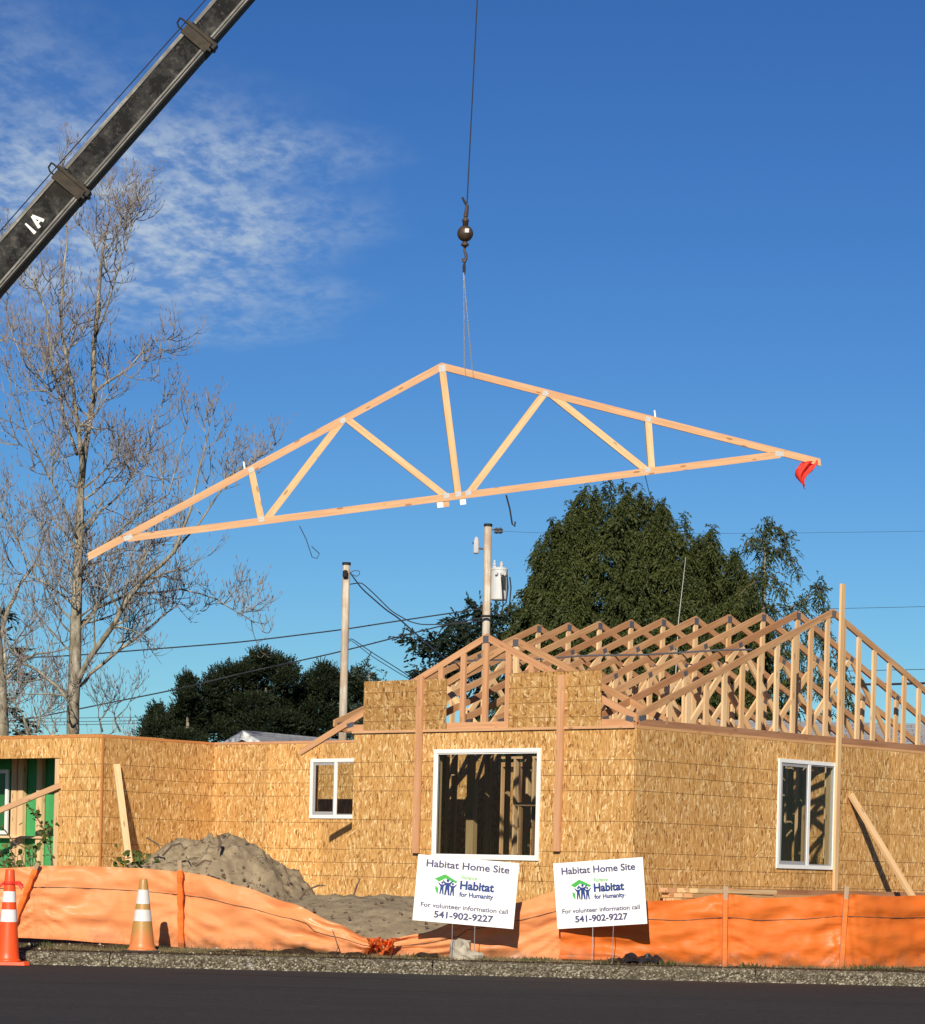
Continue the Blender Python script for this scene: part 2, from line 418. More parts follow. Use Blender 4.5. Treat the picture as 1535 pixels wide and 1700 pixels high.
def leafmat(name, a, b_, c3, sc_=1.1, tr=0.12):
    def b(T):
        v = ocoord(T)
        n = T.noise(v, sc_, 4, 0.6); n2 = T.noise(v, 9, 2, 0.6)
        c = T.mix(T.n('ShaderNodeMapRange', {0: n, 1: 0.32, 2: 0.68, 3: 0, 4: 1}).outputs[0], a, b_)
        c = T.mix(T.n('ShaderNodeMapRange', {0: n2, 1: 0.5, 2: 0.75, 3: 0, 4: 0.7}).outputs[0], c, c3)
        p = pbr(T, c, 0.6, 0.25)
        t = T.n('ShaderNodeBsdfTranslucent', {'Color': c}).outputs[0]
        return T.n('ShaderNodeMixShader', {0: tr, 1: p, 2: t}).outputs[0]
    return material(name, b)
M['cedar'] = leafmat('cedar_foliage', (.030, .044, .012), (.056, .070, .018), (.115, .115, .030))
M['pine'] = leafmat('pine_needles', (.011, .019, .008), (.020, .030, .012), (.036, .045, .018))
M['fir_dark'] = leafmat('dark_spruce_needles', (.010, .020, .012), (.018, .030, .016), (.03, .042, .022))
M['spruce'] = leafmat('grey_green_spruce_needles', (.04, .062, .042), (.055, .08, .055), (.08, .10, .07))
M['shrub'] = leafmat('glossy_shrub_leaves', (.05, .085, .018), (.10, .14, .03), (.22, .20, .06), 6, 0.2)
M['grass'] = leafmat('dry_grass', (.13, .10, .05), (.21, .165, .085), (.10, .095, .035), 3, 0.2)
M['weed'] = leafmat('green_weeds', (.045, .06, .018), (.07, .08, .025), (.10, .095, .04), 5, 0.2)


def shingle_b(T):
    v = ocoord(T)
    s = T.n('ShaderNodeSeparateXYZ', {0: v})
    br = T.n('ShaderNodeTexBrick', {'Vector': T.n('ShaderNodeCombineXYZ', {0: s.outputs[0], 1: s.outputs[1]}).outputs[0], 'Scale': 1.0,
             'Color1': (.25, .26, .28, 1), 'Color2': (.33, .34, .36, 1), 'Mortar': (.12, .12, .13, 1), 'Mortar Size': 0.012, 'Brick Width': 0.33, 'Row Height': 0.15})
    c = T.mix(T.math('MULTIPLY', T.noise(v, 3, 4), 0.4), br.outputs[0], (.22, .22, .24))
    return pbr(T, c, 0.9, 0.2)
M['shingle'] = material('grey_asphalt_shingles', shingle_b)


def pole_b(T):
    v = ocoord(T)
    n = T.noise(T.mapping(v, (9, 9, 0.7)), 1, 5, 0.7); n2 = T.noise(v, 1.6, 4)
    c = T.ramp(n, [(0.34, (.20, .165, .125)), (0.5, (.43, .375, .30)), (0.68, (.66, .60, .51))])
    c = T.mix(T.n('ShaderNodeMapRange', {0: n2, 1: 0.45, 2: 0.6, 3: 0, 4: 0.7}).outputs[0], c, (.36, .24, .155))
    return pbr(T, c, 0.9, 0.15, 0, n, 0.4)
M['pole'] = material('weathered_pole_wood', pole_b)


def cone_mat(name, base, low=None):
    def b(T):
        v = ocoord(T)
        n = T.noise(v, 9, 5, 0.6)
        c = T.mix(T.n('ShaderNodeMapRange', {0: n, 1: 0.4, 2: 0.75, 3: 0, 4: 0.35}).outputs[0], base, tuple(x * 0.6 for x in base))
        if low:
            z = T.n('ShaderNodeSeparateXYZ', {0: v}).outputs[2]
            k = T.n('ShaderNodeMapRange', {0: T.math('ADD', z, T.math('MULTIPLY', T.math('SUBTRACT', n, 0.5), 0.15)), 1: 0.10, 2: 0.26, 3: 1, 4: 0}).outputs[0]
            c = T.mix(k, c, low)
        return pbr(T, c, 0.42, 0.45)
    return material(name, b)
M['cone_red'] = cone_mat('bright_orange_cone', (.88, .09, .015))
M['cone_tan'] = cone_mat('faded_tan_cone', (.44, .25, .07), (.66, .20, .06))
M['band'] = cone_mat('reflective_white_band', (.80, .80, .78))
M['band_worn'] = cone_mat('worn_white_band', (.68, .67, .64))


# ------------------------------------------------------------------ mesh helpers
class MB:
    def __init__(s):
        s.v = []; s.f = []
    def add(s, vs, fs):
        o = len(s.v)
        s.v += [tuple(p) for p in vs]
        s.f += [tuple(i + o for i in f) for f in fs]
        return s
    def box(s, lo, hi, mat=None):
        vs = [Vector((x, y, z)) for x in (lo[0], hi[0]) for y in (lo[1], hi[1]) for z in (lo[2], hi[2])]
        if mat is not None:
            vs = [mat @ p for p in vs]
        return s.add(vs, [(0, 1, 3, 2), (4, 6, 7, 5), (0, 4, 5, 1), (2, 3, 7, 6), (0, 2, 6, 4), (1, 5, 7, 3)])
    def tube(s, pts, rad, n=6, cap=True):
        pts = [Vector(p) for p in pts]
        rad = rad if isinstance(rad, (list, tuple)) else [rad] * len(pts)
        o = len(s.v)
        t0 = (pts[1] - pts[0]).normalized()
        ref = Vector((0, 0, 1)) if abs(t0.z) < 0.9 else Vector((1, 0, 0))
        a = t0.cross(ref).normalized()
        for i, p in enumerate(pts):
            t = (pts[min(i + 1, len(pts) - 1)] - pts[max(i - 1, 0)])
            t = t.normalized() if t.length > 1e-9 else t0
            a = (a - t * a.dot(t))
            a = a.normalized() if a.length > 1e-6 else t.cross(Vector((0.3, 0.8, 0.5))).normalized()
            b = t.cross(a)
            for k in range(n):
                an = 2 * math.pi * k / n
                s.v.append(tuple(p + (a * math.cos(an) + b * math.sin(an)) * rad[i]))
        for i in range(len(pts) - 1):
            for k in range(n):
                k2 = (k + 1) % n
                s.f.append((o + i * n + k, o + i * n + k2, o + (i + 1) * n + k2, o + (i + 1) * n + k))
        if cap:
            s.f.append(tuple(o + k for k in reversed(range(n))))
            s.f.append(tuple(o + (len(pts) - 1) * n + k for k in range(n)))
        return s
    def lathe(s, prof, n=20, c=(0, 0, 0), cap=True):
        o = len(s.v)
        for r, z in prof:
            for k in range(n):
                an = 2 * math.pi * k / n
                s.v.append((c[0] + r * math.cos(an), c[1] + r * math.sin(an), c[2] + z))
        for i in range(len(prof) - 1):
            for k in range(n):
                k2 = (k + 1) % n
                s.f.append((o + i * n + k, o + i * n + k2, o + (i + 1) * n + k2, o + (i + 1) * n + k))
        if cap:
            s.f.append(tuple(o + k for k in reversed(range(n))))
            s.f.append(tuple(o + (len(prof) - 1) * n + k for k in range(n)))
        return s
    def mesh(s, name, m, smooth=False):
        me = bpy.data.meshes.new(name)
        me.from_pydata(s.v, [], s.f)
        if m is not None:
            me.materials.append(m)
        if smooth:
            me.polygons.foreach_set('use_smooth', [True] * len(me.polygons))
        me.update()
        return me
    def build(s, name, m, parent=None, smooth=False, mat=None, **kw):
        return ob(name, s.mesh(name, m, smooth), parent, mat, **kw)


def ob(name, me, parent=None, mat=None, label=None, cat=None, group=None, kind=None):
    o = bpy.data.objects.new(name, me)
    col.objects.link(o)
    if parent is not None:
        o.parent = parent
    if mat is not None:
        o.matrix_basis = mat
    for k, v in (('label', label), ('category', cat), ('group', group), ('kind', kind)):
        if v:
            o[k] = v
    return o


def thing(name, label, cat, loc_=(0, 0, 0), rz=0, group=None, mat=None):
    o = ob(name, None, None, mat, label, cat, group)
    o.empty_display_size = 0.2
    if mat is None:
        o.location = loc_
        o.rotation_euler = (0, 0, rz)
    return o


def quads(name, Q, m, parent=None, **kw):
    Q = np.asarray(Q, dtype=np.float32)
    n = len(Q)
    me = bpy.data.meshes.new(name)
    me.vertices.add(n * 4); me.loops.add(n * 4); me.polygons.add(n)
    me.vertices.foreach_set('co', Q.reshape(-1))
    me.loops.foreach_set('vertex_index', np.arange(n * 4, dtype=np.int32))
    me.polygons.foreach_set('loop_start', np.arange(0, n * 4, 4, dtype=np.int32))
    me.update(calc_edges=True)
    me.materials.append(m)
    return ob(name, me, parent, **kw)


_cache = {}
def lum(name, p0, p1, w, t, m, parent, up=(0, 0, 1), s0=0.0, s1=0.0, **kw):
    """one board: length p0-p1, width w along up, thickness t; s0/s1 slope the end cuts"""
    p0, p1 = Vector(p0), Vector(p1)
    X = p1 - p0
    L = X.length
    X.normalize()
    up = Vector(up)
    Z = (up - X * up.dot(X)).normalized()
    Y = Z.cross(X)
    key = (round(L, 3), w, t, round(s0, 4), round(s1, 4), m)
    me = _cache.get(key)
    if me is None:
        h = w / 2; q = t / 2
        vs = [(s0 * sz - L / 2 if e == 0 else s1 * sz + L / 2, y, z) for e in (0, 1) for y in (-q, q) for z, sz in ((-h, -1), (h, 1))]
        b = MB().add(vs, [(0, 1, 3, 2), (4, 6, 7, 5), (0, 4, 5, 1), (2, 3, 7, 6), (0, 2, 6, 4), (1, 5, 7, 3)])
        me = _cache[key] = b.mesh(name, M[m])
    c = (p0 + p1) / 2
    mt = Matrix(((X.x, Y.x, Z.x, c.x), (X.y, Y.y, Z.y, c.y), (X.z, Y.z, Z.z, c.z), (0, 0, 0, 1)))
    return ob(name, me, parent, mt, **kw)


def fbm(x, y, z=0.0, o=4):
    return mnoise.fractal(Vector((x, y, z)), 0.9, 2.1, o)


def interp(x, pts):
    if x <= pts[0][0]:
        return pts[0][1]
    for (a, b), (c, d) in zip(pts, pts[1:]):
        if x <= c:
            t = (x - a) / (c - a)
            t = t * t * (3 - 2 * t) * 0.5 + t * 0.5
            return b + (d - b) * t
    return pts[-1][1]


# ------------------------------------------------------------------ the setting: ground, road, kerb
KY = 26.65                                           # street edge of the kerb
def ground_z(x, y):
    if y < KY + 0.16:
        return -0.25
    z = 0.125 + 0.05 * min(1, (y - KY) / 1.5)
    k = min(1, max(0, (y - 28.3) / 7))
    z += 0.24 * k * k * (3 - 2 * k)
    if y < 45:
        z += 0.020 * fbm(x * 2.2, y * 2.2) * min(1, (y - KY) / 0.5)
    return z


xs = sorted(set([-900, -500, -250, -120, -60, -30, -15] + [round(-9 + i * 0.09, 3) for i in range(201)] + [15, 30, 60, 120, 250, 500, 900]))
ys = [-200, -60, 0, 20, KY + 0.15, KY + 0.17] + [KY + 0.24 + i * 0.07 for i in range(30)] + [29.2, 29.7, 30.5, 31.5, 32.5, 34, 36, 38, 41, 45, 55, 70, 90, 130, 200, 350, 700, 1800]
gv, gf = [], []
for y in ys:
    for x in xs:
        gv.append((x, y, ground_z(x, y)))
nx = len(xs)
for j in range(len(ys) - 1):
    for i in range(nx - 1):
        gf.append((j * nx + i, j * nx + i + 1, (j + 1) * nx + i + 1, (j + 1) * nx + i))
MB().add(gv, gf).build('ground', M['soil'], smooth=True, kind='structure')
# street with a slight crown
rv_, rf_ = [], []
rx = [-300, -60, -20, -8, -4, 0, 4, 8, 20, 60, 300]
ry = [-40, 0, 10, 14, 18, 21, 23, 25, KY + 0.02]
for y in ry:
    for x in rx:
        rv_.append((x, y, 0.0 if y > 20 else 0.0))
for j in range(len(ry) - 1):
    for i in range(len(rx) - 1):
        a = j * len(rx) + i
        rf_.append((a, a + 1, a + 1 + len(rx), a + len(rx)))
MB().add(rv_, rf_).build('road', M['asphalt'], kind='structure')
kb = MB().box((-60, KY + 0.03, -0.2), (60, KY + 0.14, 0.06)).build('kerb', M['kerb'], kind='structure')
kx = -0.26
joints = [kx - 3.05 * 4, kx - 3.05 * 3, kx - 3.05 * 2, kx - 3.05, kx, kx + 3.05, kx + 6.1, kx + 9.15, kx + 12.2]
joints = [-60] + joints + [60]
for a, b_ in zip(joints, joints[1:]):
    m_ = MB()
    n = max(2, int((b_ - a) / 0.12)) if b_ - a < 10 else 4
    ring = [(0, -0.1), (0, 0.085), (0.02, 0.113), (0.05, 0.125), (0.155, 0.127), (0.16, -0.1)]
    vs, fs = [], []
    for i in range(n + 1):
        x = a + 0.006 + (b_ - a - 0.012) * i / n
        for k, (yy, zz_) in enumerate(ring):
            j1 = 0.007 * fbm(x * 5, k * 3.1, 1.0) if 0 < k < 5 else 0
            vs.append((x, KY + yy + j1, zz_ + j1 * 0.8))
    nr = len(ring)
    for i in range(n):
        for k in range(nr - 1):
            fs.append((i * nr + k, (i + 1) * nr + k, (i + 1) * nr + k + 1, i * nr + k + 1))
    fs += [tuple(range(nr)), tuple(n * nr + k for k in reversed(range(nr)))]
    m_.add(vs, fs).build('kerb_section', M['kerb'], kb, smooth=False)

# ------------------------------------------------------------------ the house
HM = Matrix(((HX.x, HY.x, 0, HC.x), (HX.y, HY.y, 0, HC.y), (0, 0, 1, 0), (0, 0, 0, 1)))
house = thing('unfinished_house', 'unfinished house with bare strand board walls and open roof framing behind orange fence', 'house', mat=HM)
DEP = 9.02            # depth of the side wall
FW = 5.08             # width of the front block
T_OSB = 0.011


def wall(axis, const, a0, a1, out, openings=(), z0=OSB_B, z1=OSB_T, mat_='osb', first=1.22):
    """sheets of one wall; axis 'x' or 'y' is the running direction, out = +-1 the outward side"""
    cuts = [a0]
    p = a0 + first
    while p < a1 - 0.05:
        cuts.append(p); p += 1.22
    cuts.append(a1)
    for c0, c1 in zip(cuts, cuts[1:]):
        c0 += 0.0022; c1 -= 0.0022
        rects = [(c0, c1, z0, z1)]
        for (o0, o1, oz0, oz1) in openings:
            new = []
            for (r0, r1, rz0, rz1) in rects:
                if o1 <= r0 or o0 >= r1 or oz1 <= rz0 or oz0 >= rz1:
                    new.append((r0, r1, rz0, rz1)); continue
                if o0 > r0: new.append((r0, o0, rz0, rz1))
                if o1 < r1: new.append((o1, r1, rz0, rz1))
                m0, m1 = max(r0, o0), min(r1, o1)
                if oz0 > rz0: new.append((m0, m1, rz0, oz0))
                if oz1 < rz1: new.append((m0, m1, oz1, rz1))
            rects = new
        if not rects:
            continue
        b = MB()
        for (r0, r1, rz0, rz1) in rects:
            d0, d1 = sorted((const, const + out * T_OSB))
            if axis == 'x':
                b.box((r0, d0, rz0), (r1, d1, rz1))
            else:
                b.box((d0, r0, rz0), (d1, r1, rz1))
        b.build('wall_sheet', M[mat_], house)


def studs(axis, const, a0, a1, inn, openings=(), step=0.4064, dep=0.14, z0=OSB_B + 0.04, z1=OSB_T - 0.035, m='stud'):
    a = a0 + 0.02
    q = const + inn * (dep / 2 + 0.0025)
    while a < a1:
        segs = [(z0, z1)]
        for (o0, o1, oz0, oz1) in openings:
            if o0 - 0.03 < a < o1 + 0.03:
                segs = [(z0, oz0 - 0.04), (oz1 + 0.04, z1)]
        for s0_, s1_ in segs:
            if s1_ - s0_ > 0.05:
                if axis == 'x':
                    lum('stud', (a, q, s0_), (a, q, s1_), dep, 0.038, m, house, up=(0, 1, 0))
                else:
                    lum('stud', (q, a, s0_), (q, a, s1_), dep, 0.038, m, house, up=(1, 0, 0))
        a += step
    for (o0, o1, oz0, oz1) in openings:          # trimmers, sill and header round each opening
        for e in (o0 - 0.022, o1 + 0.022):
            if axis == 'x':
                lum('trimmer_stud', (e, q, z0), (e, q, z1), dep - 0.004, 0.038, m, house, up=(0, 1, 0))
            else:
                lum('trimmer_stud', (q, e, z0), (q, e, z1), dep - 0.004, 0.038, m, house, up=(1, 0, 0))
        for zc, hh in ((oz0 - 0.021, 0.038), (oz1 + 0.10, 0.19)):
            if axis == 'x':
                lum('header' if hh > 0.1 else 'sill', (o0, q, zc), (o1, q, zc), hh, dep - 0.008, m, house)
            else:
                lum('header' if hh > 0.1 else 'sill', (q, o0, zc), (q, o1, zc), hh, dep - 0.008, m, house)


def plates(axis, const, a0, a1, inn, m='plate', dep=0.14, zt=OSB_T):
    for nm, zc in (('bottom_plate', OSB_B + 0.019), ('top_plate', zt - 0.016), ('top_plate', zt + 0.0235)):
        q = const + inn * (dep / 2 - 0.004 if zc > zt else dep / 2 + 0.003)
        if axis == 'x':
            lum(nm, (a0, q, zc), (a1, q, zc), 0.038, dep, m, house)
        else:
            lum(nm, (q, a0, zc), (q, a1, zc), 0.038, dep, m, house)


def window(axis, const, out, o, sash_split, big=False):
    """vinyl window: frame with flange, glass, sliding sash"""
    o0, o1, z0, z1 = o
    d_in, d_out = const - out * 0.03, const + out * 0.034
    def bx(b, r0, r1, q0, q1, dd0, dd1):
        d0, d1 = sorted((dd0, dd1))
        return b.box((r0, d0, q0), (r1, d1, q1)) if axis == 'x' else b.box((d0, r0, q0), (d1, r1, q1))
    fw = 0.052
    b = MB()
    e = 0.012
    bx(b, o0 - e, o0 + fw - e, z0 - e, z1 + e, d_in, d_out); bx(b, o1 - fw + e, o1 + e, z0 - e, z1 + e, d_in, d_out)
    bx(b, o0 + fw - e, o1 - fw + e, z0 - e, z0 + fw - e, d_in, d_out - out * 0.001); bx(b, o0 + fw - e, o1 - fw + e, z1 - fw + e, z1 + e, d_in, d_out - out * 0.001)
    w = b.build('window', M['white'], house)
    g = MB(); gd = const + out * 0.008
    bx(g, o0 + fw - e, o1 - fw + e, z0 + fw - e, z1 - fw + e, gd, gd + out * 0.004)
    g.build('pane', M['glass'], w)
    s = MB(); i0, i1, j0, j1 = o0 + fw - e, o1 - fw + e, z0 + fw - e, z1 - fw + e
    t = 0.018
    for r in ((i0, i0 + t, j0, j1), (i1 - t, i1, j0, j1), (i0 + t, i1 - t, j0, j0 + t), (i0 + t, i1 - t, j1 - t, j1)):
        bx(s, *r, const + out * 0.0135, const + out * 0.022)
    s.build('glazing_bead', M['grey_sash' if not big else 'white'], w)
    if sash_split is not None:
        mb = MB(); c = sash_split
        bx(mb, c - 0.03, c + 0.03, j0, j1, const + out * 0.014, const + out * 0.030)
        mb.build('mullion', M['white'], w)
        sb = MB()
        lo, hi = (i0, c - 0.03) if axis == 'y' else (i0, c - 0.03)
        for r in ((lo + t, lo + t + 0.035, j0 + t, j1 - t), (hi - 0.025, hi, j0 + t, j1 - t), (lo + t + 0.035, hi - 0.025, j0 + t, j0 + t + 0.035), (lo + t + 0.035, hi - 0.025, j1 - t - 0.03, j1 - t)):
            bx(sb, *r, const + out * 0.0145, const + out * 0.020)
        sb.build('sash', M['grey_sash'], w)
    return w


# openings measured on the wall planes
fa, fb = on_front(722, 1243), on_front(894, 1431)
FO = (fa.x + 0.02, fb.x - 0.0, CAMZ + 0.2006 + 0.02, CAMZ + 1.7332 - 0.02)
RO = (3.2149 + 0.01, 4.6253 - 0.01, CAMZ + 0.2082, CAMZ + 1.7132)
MY = 1.97; GX = -10.05; GY = -0.38; GW = -16.5
ma, mb2 = on_front(518, 1261, MY), on_front(514, 1357, MY)
MO = (ma.x + 0.01, ma.x + 1.18, mb2.z, ma.z)
ga = on_front(100, 1258, GY)
GO = (GW + 0.9, ga.x, OSB_B - 0.01, ga.z)

wall('x', 0, -FW, 0, -1, [FO], first=1.42)
wall('y', 0, 0, DEP, 1, [RO], first=1.22)
wall('y', -FW, 0, MY, -1)
wall('x', MY, GX, -FW, -1, [MO])
wall('y', GX, GY, MY, 1)
wall('x', GY, GW, GX, -1, [GO], first=1.0)
wall('x', DEP, GW, 0, 1)
wall('y', GW, GY, DEP, -1)
studs('x', 0, -FW + 0.16, -0.15, 1, [FO]); studs('y', 0, 0.15, DEP, -1, [RO]); studs('x', MY, GX, -FW, 1, [MO])
studs('y', GX, GY, MY, -1); studs('x', DEP, -12, 0, -1); studs('x', GY, GO[1] + 0.03, GX - 0.15, 1)
plates('x', 0, -FW, 0, 1, 'fir'); plates('y', 0, 0.0, DEP, -1, 'plate')
plates('x', MY, GX, -FW, 1, 'trim_pink'); plates('y', GX, GY + 0.141, MY - 0.005, -1, 'plate_orange'); plates('x', GY, GW, GX, 1, 'plate_orange')
plates('x', DEP, GW, -0.15, -1)
window('x', 0, -1, FO, None, True)
window('y', 0, 1, RO, (RO[0] + RO[1]) / 2 + 0.04)
window('x', MY, -1, MO, MO[0] + 0.53)
# orange corner trim on the garage corner
lum('corner_trim', (GX + 0.014, GY - 0.014, OSB_B), (GX + 0.014, GY - 0.014, OSB_T), 0.028, 0.028, 'plate_orange', house, up=(1, 0, 0))
# floor
MB().box((GW, GY + 0.16, 0.3), (-0.15, DEP - 0.15, OSB_B + 0.0)).build('floor_slab', M['concrete'], house)
# partitions inside, seen through the windows
def partition(axis, const, a0, a1, dep=0.089):
    studs(axis, const, a0, a1, 1, (), 0.4064, dep, m='stud')
    q = const + dep / 2
    for nm, zc in (('bottom_plate', OSB_B + 0.019), ('top_plate', OSB_T - 0.016)):
        p = ((a0, q, zc), (a1, q, zc)) if axis == 'x' else ((q, a0, zc), (q, a1, zc))
        lum(nm, *p, 0.038, dep, 'fir_pale', house)
partition('x', 2.6, -FW + 0.2, -1.6)
partition('y', -1.5, 2.75, 6.0)
partition('x', 4.6, -4.6, -0.3)
partition('x', 6.3, -9.5, -1.6)
partition('y', -3.3, 4.75, 8.8)
partition('y', -FW - 0.1, 2.2, 7.0)
for (x, y0, y1, z) in ((-3.0, 2.62, 4.6, 2.3), (-4.2, 2.62, 4.6, 1.7), (-2.2, 4.7, 6.3, 2.2)):
    lum('blocking', (x, y0, z), (x, y1, z), 0.089, 0.038, 'rafter', house)
for (x, y, h) in ((-4.05, 1.4, 1.35), (-3.15, 2.2, 0.95), (-2.75, 1.7, 1.0), (-2.2, 2.3, 0.7)):
    lum('post', (x, y, OSB_B), (x, y, OSB_B + h + 0.5), 0.14, 0.09, 'fir_pale', house, up=(1, 0, 0))
wall('x', 3.45, -9.6, -FW - 0.2, -1)
# unseen sheets added under the lower chords to darken the rooms, some bays open
for (x0, x1, y0, y1) in ((-4.9, -2.5, 0.2, 1.4), (-2.46, -0.2, 0.2, 1.4), (-4.9, -3.7, 1.44, 3.9), (-2.4, -0.2, 1.44, 2.66), (-2.4, -0.2, 2.7, 3.9), (-4.9, -2.5, 3.94, 5.16), (-2.46, -0.2, 3.94, 5.16),
                         (-4.9, -2.5, 5.2, 6.4), (-2.46, -0.2, 5.2, 6.4), (-4.9, -2.5, 6.44, 7.66), (-1.4, -0.2, 6.44, 8.8)):
    MB().box((x0, y0, OSB_T + 0.0005), (x1, y1, OSB_T + 0.0115)).build('shade_sheet', M['osb_cross'], house)
# porch back wall with green sheathing
PY = GY + 0.75
MB().box((GW + 0.2, PY + 0.09, OSB_B), (GX - 0.2, PY + 0.10, OSB_T + 0.03)).build('green_sheathing', M['green'], house)
lum('top_plate', (GW + 0.2, PY + 0.045, OSB_T - 0.02), (GX - 0.2, PY + 0.045, OSB_T - 0.02), 0.038, 0.09, 'stud', house)
for x_ in (61, 30, 19, -30, -60, -90):
    p = on_front(x_ + 4, 1330, PY)
    lum('stud', (p.x, PY + 0.03, OSB_B), (p.x, PY + 0.03, OSB_T - 0.04), 0.13, 0.076, 'fir_pale', house, up=(1, 0, 0))
lum('trimmer_stud', (GO[1] - 0.066, GY + 0.07, OSB_B), (GO[1] - 0.066, GY + 0.07, GO[3]), 0.13, 0.12, 'fir_pale', house, up=(1, 0, 0))
MB().box((GW + 0.2, GY + 0.01, OSB_T + 0.045), (GX - 0.1, PY + 0.6, OSB_T + 0.057)).build('porch_shade_sheet', M['osb_cross'], house)  # unseen sheet added to keep overhead sun off the green wall
lum('header', (GO[0], GY + 0.07, GO[3] + 0.09), (GO[1], GY + 0.07, GO[3] + 0.09), 0.17, 0.13, 'chord_dark', house)
p = on_front(70, 1390, PY)
lum('blocking', (p.x - 3, PY + 0.02, p.z), (p.x + 0.05, PY + 0.02, p.z), 0.038, 0.12, 'stud', house)
a, b_ = on_front(-60, 1370, GY - 0.03), on_front(100, 1304, GY - 0.03)
lum('diagonal_brace', (a.x, GY - 0.033, a.z), (b_.x, GY - 0.033, b_.z), 0.089, 0.038, 'fir', house)
p0, p1 = on_front(-50, 1278, PY - 0.01), on_front(13, 1385, PY - 0.01)
pw = MB()
for r in ((p1.x - 0.06, p1.x, p1.z, p0.z), (p0.x, p1.x - 0.06, p0.z - 0.06, p0.z), (p0.x, p1.x - 0.06, p1.z, p1.z + 0.06)):
    pw.box((r[0], PY - 0.04, r[2]), (r[1], PY - 0.004, r[3]))
w_ = pw.build('window', M['white'], house)
MB().box((p0.x, PY - 0.02, p1.z + 0.06), (p1.x - 0.06, PY - 0.016, p0.z - 0.06)).build('pane', M['glass'], w_)
# tall boards nailed to the front wall and the post at the side wall
for xt, xb, yt, yb in ((696, 687, 1122, 1416), (930, 921, 1120, 1413)):
    a, b_ = on_front(xt, yt, -0.06), on_front(xb, yb, -0.06)
    lum('upright_board', (b_.x + 0.02, -0.052, b_.z), (a.x + 0.02, -0.052, a.z), 0.105, 0.038, 'trim_pink', house, up=(1, 0, 0))
a, b_ = on_side(1391, 968, 0.06), on_side(1394, 1483, 0.06)
lum('upright_post', (0.056, (a.y + b_.y) / 2, OSB_B - 0.02), (0.056, (a.y + b_.y) / 2, a.z), 0.089, 0.038, 'fir_pale', house, up=(0, 1, 0))
ap = on_side(1412, 1318, 0.02); aq = on_side(1512, 1484, 0.85)
# the two cross-strand panels nailed over the gable
for (xl, xr, yt, yb) in ((603, 742, 1129, 1217), (844, 999, 1115, 1212)):
    a, b_ = on_front(xl, yb, -0.02), on_front(xr, yt, -0.02)
    c_ = on_front(xl, yt, -0.02)
    MB().box((a.x, -0.030, OSB_T + 0.006), (b_.x, -0.017, (c_.z + b_.z) / 2)).build('gable_sheet', M['osb_cross'], house)
# ledger strip under the gable opening
lum('ledger', (-FW - 0.02, -0.030, OSB_T + 0.024), (0.0, -0.030, OSB_T + 0.024), 0.036, 0.02, 'fir', house)


# ------------------------------------------------------------------ roof trusses
def truss(root, span, pitch, heel, mats, tail_l, tail_r, webs, plate_m, studs_at=None, th=0.038, taper=True, w=0.089):
    """a roof truss in its own frame: x along the span, z up, y the thickness"""
    top_m, bot_m, web_m = mats
    ang = math.atan(pitch)
    hs = span / 2
    H = heel + pitch * hs
    lum('bottom_chord', (-hs + 0.06, 0, w / 2), (hs - 0.06, 0, w / 2), w, th, bot_m, root, s0=-0.06 if taper else 0, s1=0.06 if taper else 0)
    off = w / 2 / math.cos(ang)
    for sg, tl in ((-1, tail_l), (1, tail_r)):
        e = hs + tl
        z = lambda x: H - pitch * abs(x) - off
        lum('top_chord', (sg * e, 0, z(e)), (sg * 0.0012, 0, z(0)), w, th, top_m, root, up=(0, 0, 1), s0=math.tan(ang) * w / 2, s1=math.tan(ang) * w / 2)
    topz = lambda x: H - pitch * abs(x) - off
    if studs_at:
        for x in studs_at:
            lum('gable_stud', (x, 0, 0.05), (x, 0, topz(x) + 0.0), w, th - 0.004, web_m, root, up=(1, 0, 0))
    else:
        for (x0, t0), (x1, t1) in webs:
            p0 = (x0 * hs, 0, topz(x0 * hs) if t0 else w * 0.55); p1 = (x1 * hs, 0, topz(x1 * hs) if t1 else w * 0.55)
            d = Vector((p1[0] - p0[0], 0, p1[2] - p0[2]))
            lum('web', p0, p1, w * 0.96, th - 0.004, web_m, root, up=(d.z, 0, -d.x))
    def plate(x, z, sx, sz, a=0.0):
        m_ = Matrix.Translation((x, 0, z)) @ Matrix.Rotation(a, 4, 'Y')
        lum('gusset_plate', (x - sx / 2 * math.cos(a), 0, z + sx / 2 * math.sin(a)), (x + sx / 2 * math.cos(a), 0, z - sx / 2 * math.sin(a)), sz, th + 0.004, plate_m, root)
    plate(0, H - off - 0.03, 0.10, 0.10)
    for sg in (-1, 1):
        plate(sg * (hs - 0.12), heel * 0.62, 0.13, 0.07, sg * ang * 0.6)
    if not studs_at:
        done = [(0, 1)]
        for x, t in sorted(set(n for wb in webs for n in wb)):
            if not any(t == t2 and abs(x - x2) * hs < 0.10 for x2, t2 in done):
                done.append((x, t))
                plate(x * hs, topz(x * hs) - 0.01 if t else w * 0.75, 0.085, 0.07, (math.copysign(ang, x) if t else 0))
    return H


